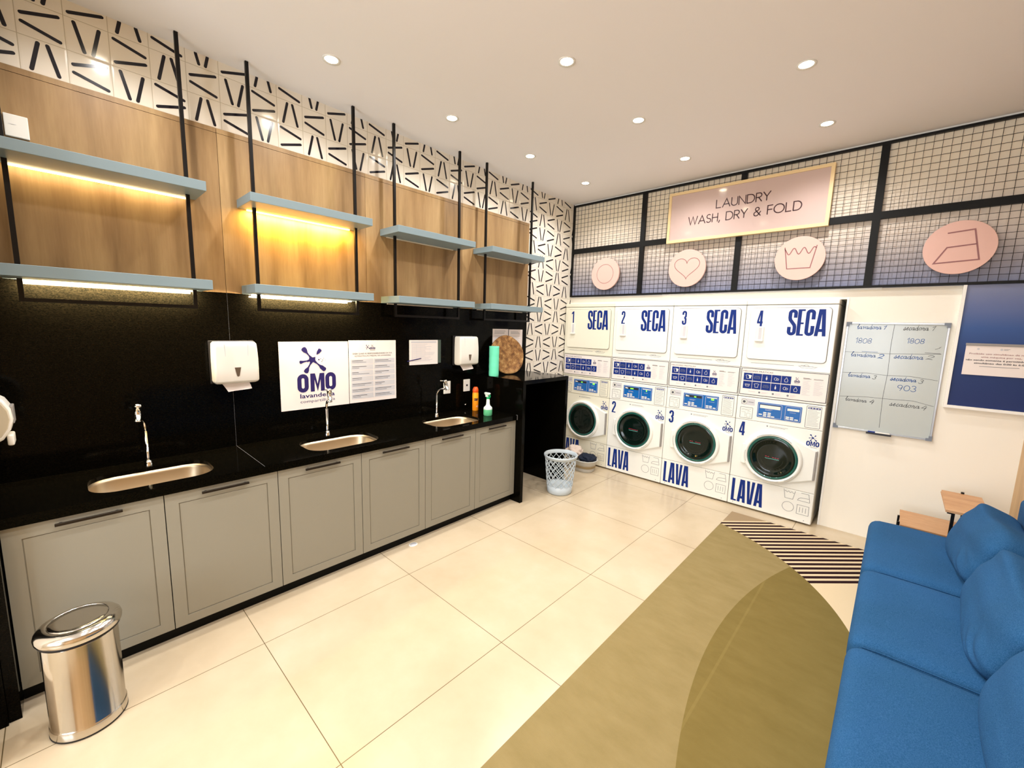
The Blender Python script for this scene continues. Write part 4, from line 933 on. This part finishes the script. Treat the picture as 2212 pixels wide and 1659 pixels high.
def strokes_line(b, P, pts, w, m, e=.0006): ribbon(b, P, pts, w, m, e)
def whiteboard():
    t = thing('whiteboard', 'whiteboard ruled in eight boxes with handwriting on the white wall', 'whiteboard', (3.11, D, .90))
    x0, x1, z0, z1 = 2.810, 3.414, .903, 1.797; P = Plane((0, D-.014, 0), (1, 0, 0), (0, 0, 1), (0, -1, 0))
    b = MB(); b.box(x0+.008, x1-.008, D-.014, D-.002, z0+.008, z1-.008, M_wb)
    S = lambda s, a, c, z, h, m=M_ink2, w=.0035, sl=.25, jit=.001: strokes(b, P, s, a, c, z, h, w, m, .03, sl, .0006, jit)
    L = lambda pts, m=M_ink3, w=.0025: ribbon(b, P, pts, w, m)
    L([(3.106, 1.782), (3.102, 1.62), (3.108, 1.40), (3.100, 1.20), (3.106, .95)])
    L([(2.822, 1.552), (3.10, 1.551), (3.390, 1.566)]); L([(2.826, 1.378), (2.98, 1.386), (3.10, 1.378), (3.24, 1.384), (3.395, 1.366)]); L([(2.826, 1.175), (3.0, 1.190), (3.12, 1.190), (3.28, 1.195), (3.396, 1.168)]); L([(2.819, 1.78), (2.822, .93)])
    L([(2.93, 1.560), (3.03, 1.560)], M_ink2); L([(3.30, 1.572), (3.385, 1.570)], M_dark)
    S('lavadora', 2.878, 3.030, 1.742, .042); S('1', 3.036, 3.056, 1.742, .032); S('secadora', 3.160, 3.300, 1.740, .045, M_ink3); S('1', 3.312, 3.332, 1.740, .034, M_ink3)
    S('1808', 2.880, 2.984, 1.628, .046, M_ink2, .0032, .1); S('1808', 3.190, 3.290, 1.640, .042, M_ink2, .0032, .1)
    S('lavadora', 2.862, 3.020, 1.516, .040); S('2', 3.030, 3.066, 1.512, .038, M_ink2, .005); S('secadora', 3.130, 3.296, 1.518, .044); S('2', 3.306, 3.350, 1.522, .036, M_ink3)
    S('lavadora', 2.862, 3.005, 1.346, .036); S('3', 3.018, 3.042, 1.342, .034, M_ink3); S('secadora', 3.128, 3.278, 1.342, .038, M_ink2, .004); S('3', 3.290, 3.316, 1.336, .034, M_ink3)
    S('903', 3.176, 3.288, 1.268, .050, M_ink2, .0035, .05); S('lavadora', 2.866, 3.004, 1.142, .036, M_ink3); S('4', 3.020, 3.048, 1.136, .038, M_dark)
    S('secadora', 3.146, 3.320, 1.140, .042, M_ink3); S('4', 3.326, 3.356, 1.132, .040, M_ink3); L([(3.352, 1.600), (3.366, 1.606), (3.384, 1.622), (3.374, 1.608)])
    b.build('panel', t)
    b = MB(); w = .014
    for a in ((x0, x1, z0, z0+w), (x0, x1, z1-w, z1), (x0, x0+w, z0+w, z1-w), (x1-w, x1, z0+w, z1-w)): b.box(a[0], a[1], D-.020, D-.001, a[2], a[3], M_alu, .002, 1)
    b.build('frame', t)
    for cx, cz in ((x0, z0), (x1, z0), (x0, z1), (x1, z1)):
        b = MB(); sx = 1 if cx == x0 else -1; sz = 1 if cz == z0 else -1
        for a, c, d, e in ((-.002, .034, -.002, .018), (-.002, .018, .018, .036)):
            xa, xb = sorted((cx+sx*a, cx+sx*c)); za, zb = sorted((cz+sz*d, cz+sz*e)); b.box(xa, xb, D-.0225, D-.0005, za, zb, M_cornr)
        b.build('corner_cap', t)
    b = MB(); b.box(3.030, 3.185, D-.046, D-.0205, .893, .899, M_dark); b.box(3.030, 3.185, D-.046, D-.043, .899, .908, M_dark); b.build('pen_tray', t)
    t2 = thing('marker_pen', 'white marker with blue cap resting on the whiteboard tray', 'marker', (3.11, D-.032, .9))
    b = MB(); b.tube([(3.085, D-.032, .9075), (3.170, D-.032, .9075), (3.176, D-.032, .9075)], [.0082, .0082, .005], M_plas, 14); b.build('barrel', t2)
    b = MB(); b.tube([(3.040, D-.032, .9075), (3.044, D-.032, .9075), (3.086, D-.032, .9075)], [.006, .0088, .0088], M_blue, 14); b.build('cap', t2)
whiteboard()

def blue_board():
    t = thing('ombre_wall_board', 'large navy ombre board with white edge right of the whiteboard', 'wall board', (3.65, D, 1.18))
    x0, z0, z1 = 3.462, 1.196, 2.070; b = MB(); b.box(x0, XR-.001, D-.022, D-.001, z0, z1, M_omb); b.build('ombre_face', t)
    b = MB(); b.box(x0-.018, x0, D-.034, D-.001, z0-.020, z1, M_trimw); b.box(x0, XR-.001, D-.034, D-.001, z0-.020, z0, M_trimw); b.build('edge_frame', t)
    t = thing('notice_holder', 'clear plastic notice holder on the navy board', 'notice', (3.68, D-.022, 1.43)); P = Plane((0, D-.0285, 0), (1, 0, 0), (0, 0, 1), (0, -1, 0))
    b = MB(); b.box(3.508, 3.856, D-.0285, D-.0225, 1.430, 1.640, M_paper); rn = random.Random(1)
    text(b, P, 'Proibido uso simultâneo de mais de', 3.530, 3.838, 1.578, .011, M_mauve, .01); text(b, P, 'uma máquina por vez,', 3.590, 3.778, 1.556, .011, M_mauve, .01)
    text(b, P, 'não sendo somente é permitido o uso', 3.518, 3.850, 1.533, .0115, M_dark, .02); text(b, P, 'simultâneo das 0:00 às 6:00', 3.560, 3.805, 1.511, .0115, M_dark, .02); rect(b, P, 3.588, 1.492, 3.775, 1.495, M_lineg)
    for u in (3.57, 3.68, 3.80): poly(b, P, ring_pts(u, 1.617, .007, 10), M_lgrey)
    lines(b, P, 3.69, 3.72, 1.622, 1.612, 2, M_lineg, .002, rn); b.build('sheet', t)
    b = MB(); b.box(3.505, 3.858, D-.034, D-.0225, 1.641, 1.657, M_greypl, .001, 1); b.build('clip_rail', t)
blue_board()

# ------------------------------------------------------------------ bin, basket, tub
def steel_bin():
    c = (.835, -.040, 0); t = thing('steel_bin', 'round polished steel swing-lid bin in front of the nearest cabinet', 'waste bin', c)
    b = MB(); b.lathe([(.112, 0), (.118, .003), (.118, .008)], c, M_rubber, 64); b.build('foot_ring', t)
    b = MB(); b.lathe([(.1170, .008), (.1175, .040), (.1150, .044), (.1130, .046), (.1130, .395), (.111, .40), (.10, .40)], c, M_steel, 96); b.build('body', t)
    b = MB(); b.lathe([(.1135, .400), (.121, .402), (.121, .412), (.1135, .414)], c, M_rubber, 64); b.build('rubber_ring', t)
    b = MB(); b.lathe([(.125, .414), (.128, .418), (.129, .430), (.126, .440), (.118, .449), (.105, .456), (.094, .459), (.090, .458), (.089, .454)], c, M_steel, 96, close=False); l = b.build('lid_ring', t)
    b = MB(); b.lathe([(.088, .4555), (.087, .458), (.06, .4565), (.03, .4550), (0, .4545)], c, M_steel, 80, close=False); b.build('swing_flap', l)
steel_bin()

def laundry_basket():
    c = Vector((.735, 3.40, 0)); t = thing('laundry_basket', 'pale blue plastic lattice basket on the floor by the raised counter', 'basket', tuple(c))
    rad = lambda z: .122+(.160-.122)*(z/.40)
    b = MB(); b.lathe([(.0, .006), (.112, .006), (.118, 0), (.124, .012), (rad(.085)+.002, .085), (rad(.085)-.001, .085), (.121, .014), (.110, .010), (0, .010)], tuple(c), M_bask, 56, close=False); b.build('solid_base', t)
    b = MB(); n = 15; z0, z1 = .080, .372
    for s in (1, -1):
        for k in range(n):
            pts = []; 
            for i in range(13):
                f = i/12; z = z0+(z1-z0)*f; a = 2*pi*k/n + s*f*1.75; r = rad(z)+(.001 if s > 0 else -.001); pts.append((c.x+r*math.cos(a), c.y+r*math.sin(a), z))
            b.tube(pts, .0040, M_bask, 5, caps=False)
    b.build('lattice_wall', t)
    b = MB(); b.lathe([(rad(.37)-.002, .366), (rad(.37)+.002, .366), (.172, .388), (.173, .400), (.168, .406), (.161, .402), (rad(.37)-.002, .372)], tuple(c), M_bask, 56, close=False); b.build('rim', t)
laundry_basket()

def wash_tub():
    c = Vector((.50, 4.165, 0)); t = thing('folding_wash_tub', 'oblong collapsible tub in grey and beige bands before washer 1', 'tub', tuple(c))
    def loop(hx, hy, z): return [(c.x+a, c.y+d, z) for a, d in rrpts(-hx, -hy, hx, hy, min(hx, hy)*.95, 8)]
    b = MB(); b.loft([loop(.150, .090, 0), loop(.158, .098, .010), loop(.160, .100, .045)], M_tubw, True, True); b.build('base', t)
    b = MB(); b.loft([loop(.160, .100, .045), loop(.172, .112, .052), loop(.172, .112, .082), loop(.178, .118, .090)], M_tubb, True); b.build('soft_band', t)
    b = MB(); b.loft([loop(.178, .118, .090), loop(.184, .124, .094), loop(.186, .126, .128), loop(.196, .136, .134), loop(.197, .137, .142), loop(.186, .126, .143), loop(.180, .120, .10), loop(.15, .09, .02)], M_tubw, True, False, True); b.build('rim', t)
    def heap(cx, cy, cz, rx, ry, rz, m, seed, name, lab):
        rn = random.Random(seed); bm = bmesh.new(); bmesh.ops.create_icosphere(bm, subdivisions=4, radius=1); ph = [rn.random()*6 for _ in range(6)]
        for v in bm.verts:
            q = v.co; nv = mnoise.noise(q*1.7+Vector((ph[0], ph[1], ph[2]))); n2 = 1-abs(mnoise.noise(q*3.4+Vector((ph[3], ph[4], ph[5])))*2.2); f = .86+.35*nv+.20*n2
            v.co = Vector((cx+q.x*rx*f, cy+q.y*ry*f, max(cz-.4*rz, cz+q.z*rz*f)))
        bb = MB(); bb.frombm(bm, m, True); tag(bb.build(name, origin=(cx, cy, cz-.4*rz)), lab, 'laundry')
    heap(.575, 4.165, .155, .105, .105, .050, M_cloth2, 4, 'dark_laundry', 'crumpled dark navy laundry in the right of the tub')
    heap(.385, 4.175, .190, .105, .10, .075, M_cloth, 9, 'white_laundry', 'crumpled cream white laundry piled at the left of the tub')
wash_tub()

# ------------------------------------------------------------------ rug, sofa, side table
def rug():
    b = MB(); b.box(2.166, 3.70, -.7, 4.205, .0005, .008, M_rug, .002, 1)
    tag(b.build('area_rug', origin=(0, 0, 0)), 'large olive rug with an arc and dark diagonal stripes at its far end', 'rug')
rug()

def puff(mb, cx, cy, cz, hx, hy, hz, m, mtx=None, p=5.0, n=26, wr=0.0, seed=0, sag=0):
    """soft rounded block (superellipsoid) with optional wrinkles near its corners"""
    bm = bmesh.new(); bmesh.ops.create_cube(bm, size=2); bmesh.ops.subdivide_edges(bm, edges=bm.edges[:], cuts=n, use_grid_fill=True); rn = random.Random(seed); ph = [rn.random()*6 for _ in range(8)]
    for v in bm.verts:
        q = v.co.copy(); l = (abs(q.x)**p+abs(q.y)**p+abs(q.z)**p)**(1/p); q = q/l
        f = Vector((q.x*hx, q.y*hy, q.z*hz))
        if wr:
            fr = max(-1, min(1, q.x*1.6))
            low = math.exp(-((q.z+.55)/.30)**2)*max(0, -q.y*.9+.25)
            cr = math.sin(21*(q.z*.8-q.y*.6)+ph[0]+2.2*math.sin(4*q.y+ph[4])+1.5*math.sin(7*q.z+ph[5]))*(.6+.4*math.sin(9*q.y+ph[6]))
            f.x += fr*wr*(low*cr*.22+.30*math.sin(6.0*q.z+ph[2]*.2+1.2*q.y)*max(0, q.z+.35)); f.z += wr*.5*math.sin(3.2*q.y+ph[3])
        v.co = Vector((cx, cy, cz))+f if mtx is None else mtx @ f
    mb.frombm(bm, m, True)

def sofa():
    t = thing('sofa', 'long deep blue fabric sofa along the right-hand wall', 'sofa', (3.50, 2.2, 0))
    b = MB(); b.box(3.165, 3.80, .62, 3.745, .060, .285, M_fab, .02, 3); b.build('base_frame', t)
    ys = [3.775, 2.925, 2.150, 1.365, .60]
    for k in range(4):
        y1, y0 = ys[k], ys[k+1]; b = MB(); hz = .080
        bm = bmesh.new(); bmesh.ops.create_cube(bm, size=2); bmesh.ops.subdivide_edges(bm, edges=bm.edges[:], cuts=22, use_grid_fill=True)
        hx, hy = (3.735-3.138)/2, (y1-y0)/2-.0015; cx, cy = (3.735+3.138)/2, (y0+y1)/2
        for v in bm.verts:
            q = v.co.copy(); R = .055
            f = Vector((q.x*hx, q.y*hy, q.z*hz)); inner = Vector((max(-hx+R, min(hx-R, f.x)), max(-hy+R, min(hy-R, f.y)), max(-hz+R, min(hz-R, f.z))))
            dd = f-inner
            if dd.length > 1e-6: f = inner+dd.normalized()*min(R, dd.length) if dd.length > R else f
            f.z += (.012*(1-(f.x/hx)**2)*(1-(f.y/hy)**4) + .004*math.sin(f.x*17+k)*math.sin(f.y*9)) if q.z > .5 else 0
            v.co = Vector((cx, cy, .352))+f
        b.frombm(bm, M_fab, True); s = b.build('seat_cushion', t)
        if k == 0: continue
        b = MB(); zz = .403; pts = [(3.185, y1-.007, zz+.014), (3.24, y1-.006, zz+.019), (3.40, y1-.006, zz+.021), (3.55, y1-.006, zz+.020)]
        b.tube(pts, .0028, M_fab, 6); b.build('piping', s)
    b = MB(); b.box(3.775, 3.855, .60, 3.765, .285, .780, M_fab, .038, 5); b.build('backrest', t)
    for x in (3.20, 3.76):
        for y in (.70, 3.66):
            b = MB(); b.lathe([(.016, .0085), (.022, .06)], (x, y, 0), M_black, 14); b.build('leg', t)
    lab = ['blue back pillow farthest from the camera, beside the side table', 'blue back pillow with wrinkled corner in the middle of the sofa', 'blue back pillow nearest the camera at the lower right', 'blue back pillow out beyond the lower right corner']
    for k, (yc, hy, xc, zc, tl, sd) in enumerate(((3.335, .380, 3.636, .566, 22, 3), (2.545, .390, 3.630, .560, 22, 5), (1.745, .390, 3.624, .560, 22, 8), (.97, .36, 3.63, .560, 22, 11))):
        b = MB(); M4 = Matrix.Translation((xc, yc, zc)) @ Matrix.Rotation(math.radians(tl), 4, 'Y')
        puff(b, 0, 0, 0, .108, hy, .165, M_fab, M4, 4.6, 48, .034 if k < 2 else .020, sd)
        tag(b.build('sofa_pillow', origin=(xc, yc, zc-.22)), lab[k], 'pillow', 'blue back pillows on the sofa')
sofa()

def side_table():
    t = thing('side_table', 'two-level wooden side table with black posts behind the sofa', 'side table', (3.55, 4.05, 0))
    b = MB(); b.box(3.295, 3.800, 3.86, 4.208, .388, .400, M_table, .001, 1); b.build('lower_top', t)
    b = MB(); P = Plane((0, 0, .588), (1, 0, 0), (0, 1, 0), (0, 0, 1)); prism(b, P, [(3.490, 3.770), (3.690, 3.770), (3.690, 4.252), (3.494, 4.252)], 0, .013, M_table)
    b.box(3.490, 3.690, 3.770, 4.252, .586, .5879, M_table); b.build('upper_top', t)
    b = MB(); b.box(3.500, 3.520, 3.790, 4.235, .572, .5855, M_black); b.box(3.640, 3.660, 3.790, 4.235, .572, .5855, M_black); b.build('bracket', t)
    for x, y in ((3.530, 3.825), (3.61, 4.200)):
        b = MB(); b.box(x-.008, x+.008, y-.008, y+.008, .4005, .572, M_black); b.build('post', t)
    for x, y in ((3.288, 4.02), (3.288, 3.88), (3.80, 3.9), (3.80, 4.18)):
        b = MB(); b.box(x-.006, x+.006, y-.006, y+.006, .0085 if x < 3.7 else 0, .412, M_black); b.build('leg', t)
    b = MB(); b.box(3.590, 3.606, 4.245, 4.262, .585, .612, M_black); b.build('hook', t)
side_table()

# ------------------------------------------------------------------ small items
def odds():
    b = MB(); b.lathe([(.011, 0), (.013, .003), (.010, .012), (0, .013)], (.031, 2.715, .895), M_steel, 16, 'x', close=False)
    tag(b.build('wall_stopper', origin=(.031, 2.715, .895)), 'tiny steel knob low on the backsplash left of the orange can', 'knob')
    b = MB(); b.lathe([(.028, .0), (.028, .001), (.024, .0018), (.0, .0018)], (.585, 1.725, 0), M_plas, 28, sy=1.3); b.lathe([(.020, .0018), (.020, .0026), (0, .0026)], (.585, 1.725, 0), M_lgrey, 24, sy=1.3)
    tag(b.build('floor_cap', origin=(.585, 1.725, 0)), 'small round floor cap beside the plinth under the third cabinet', 'floor cap')
    # cream canvas sack and pink cloth, cut off by the left picture edge
    b = MB(); lp = []
    for z, hx, hy in ((0, .10, .075), (.02, .112, .085), (.10, .115, .088), (.20, .108, .082), (.235, .100, .075)):
        lp.append([(.80+a, -.385+c, z) for a, c in rrpts(-hx, -hy, hx, hy, .03, 4)])
    b.loft(lp, M_bagc, True, True, True); tag(b.build('canvas_sack', origin=(.80, -.385, 0)), 'cream canvas sack cut off at the lower left edge', 'sack')
room_extra = odds()
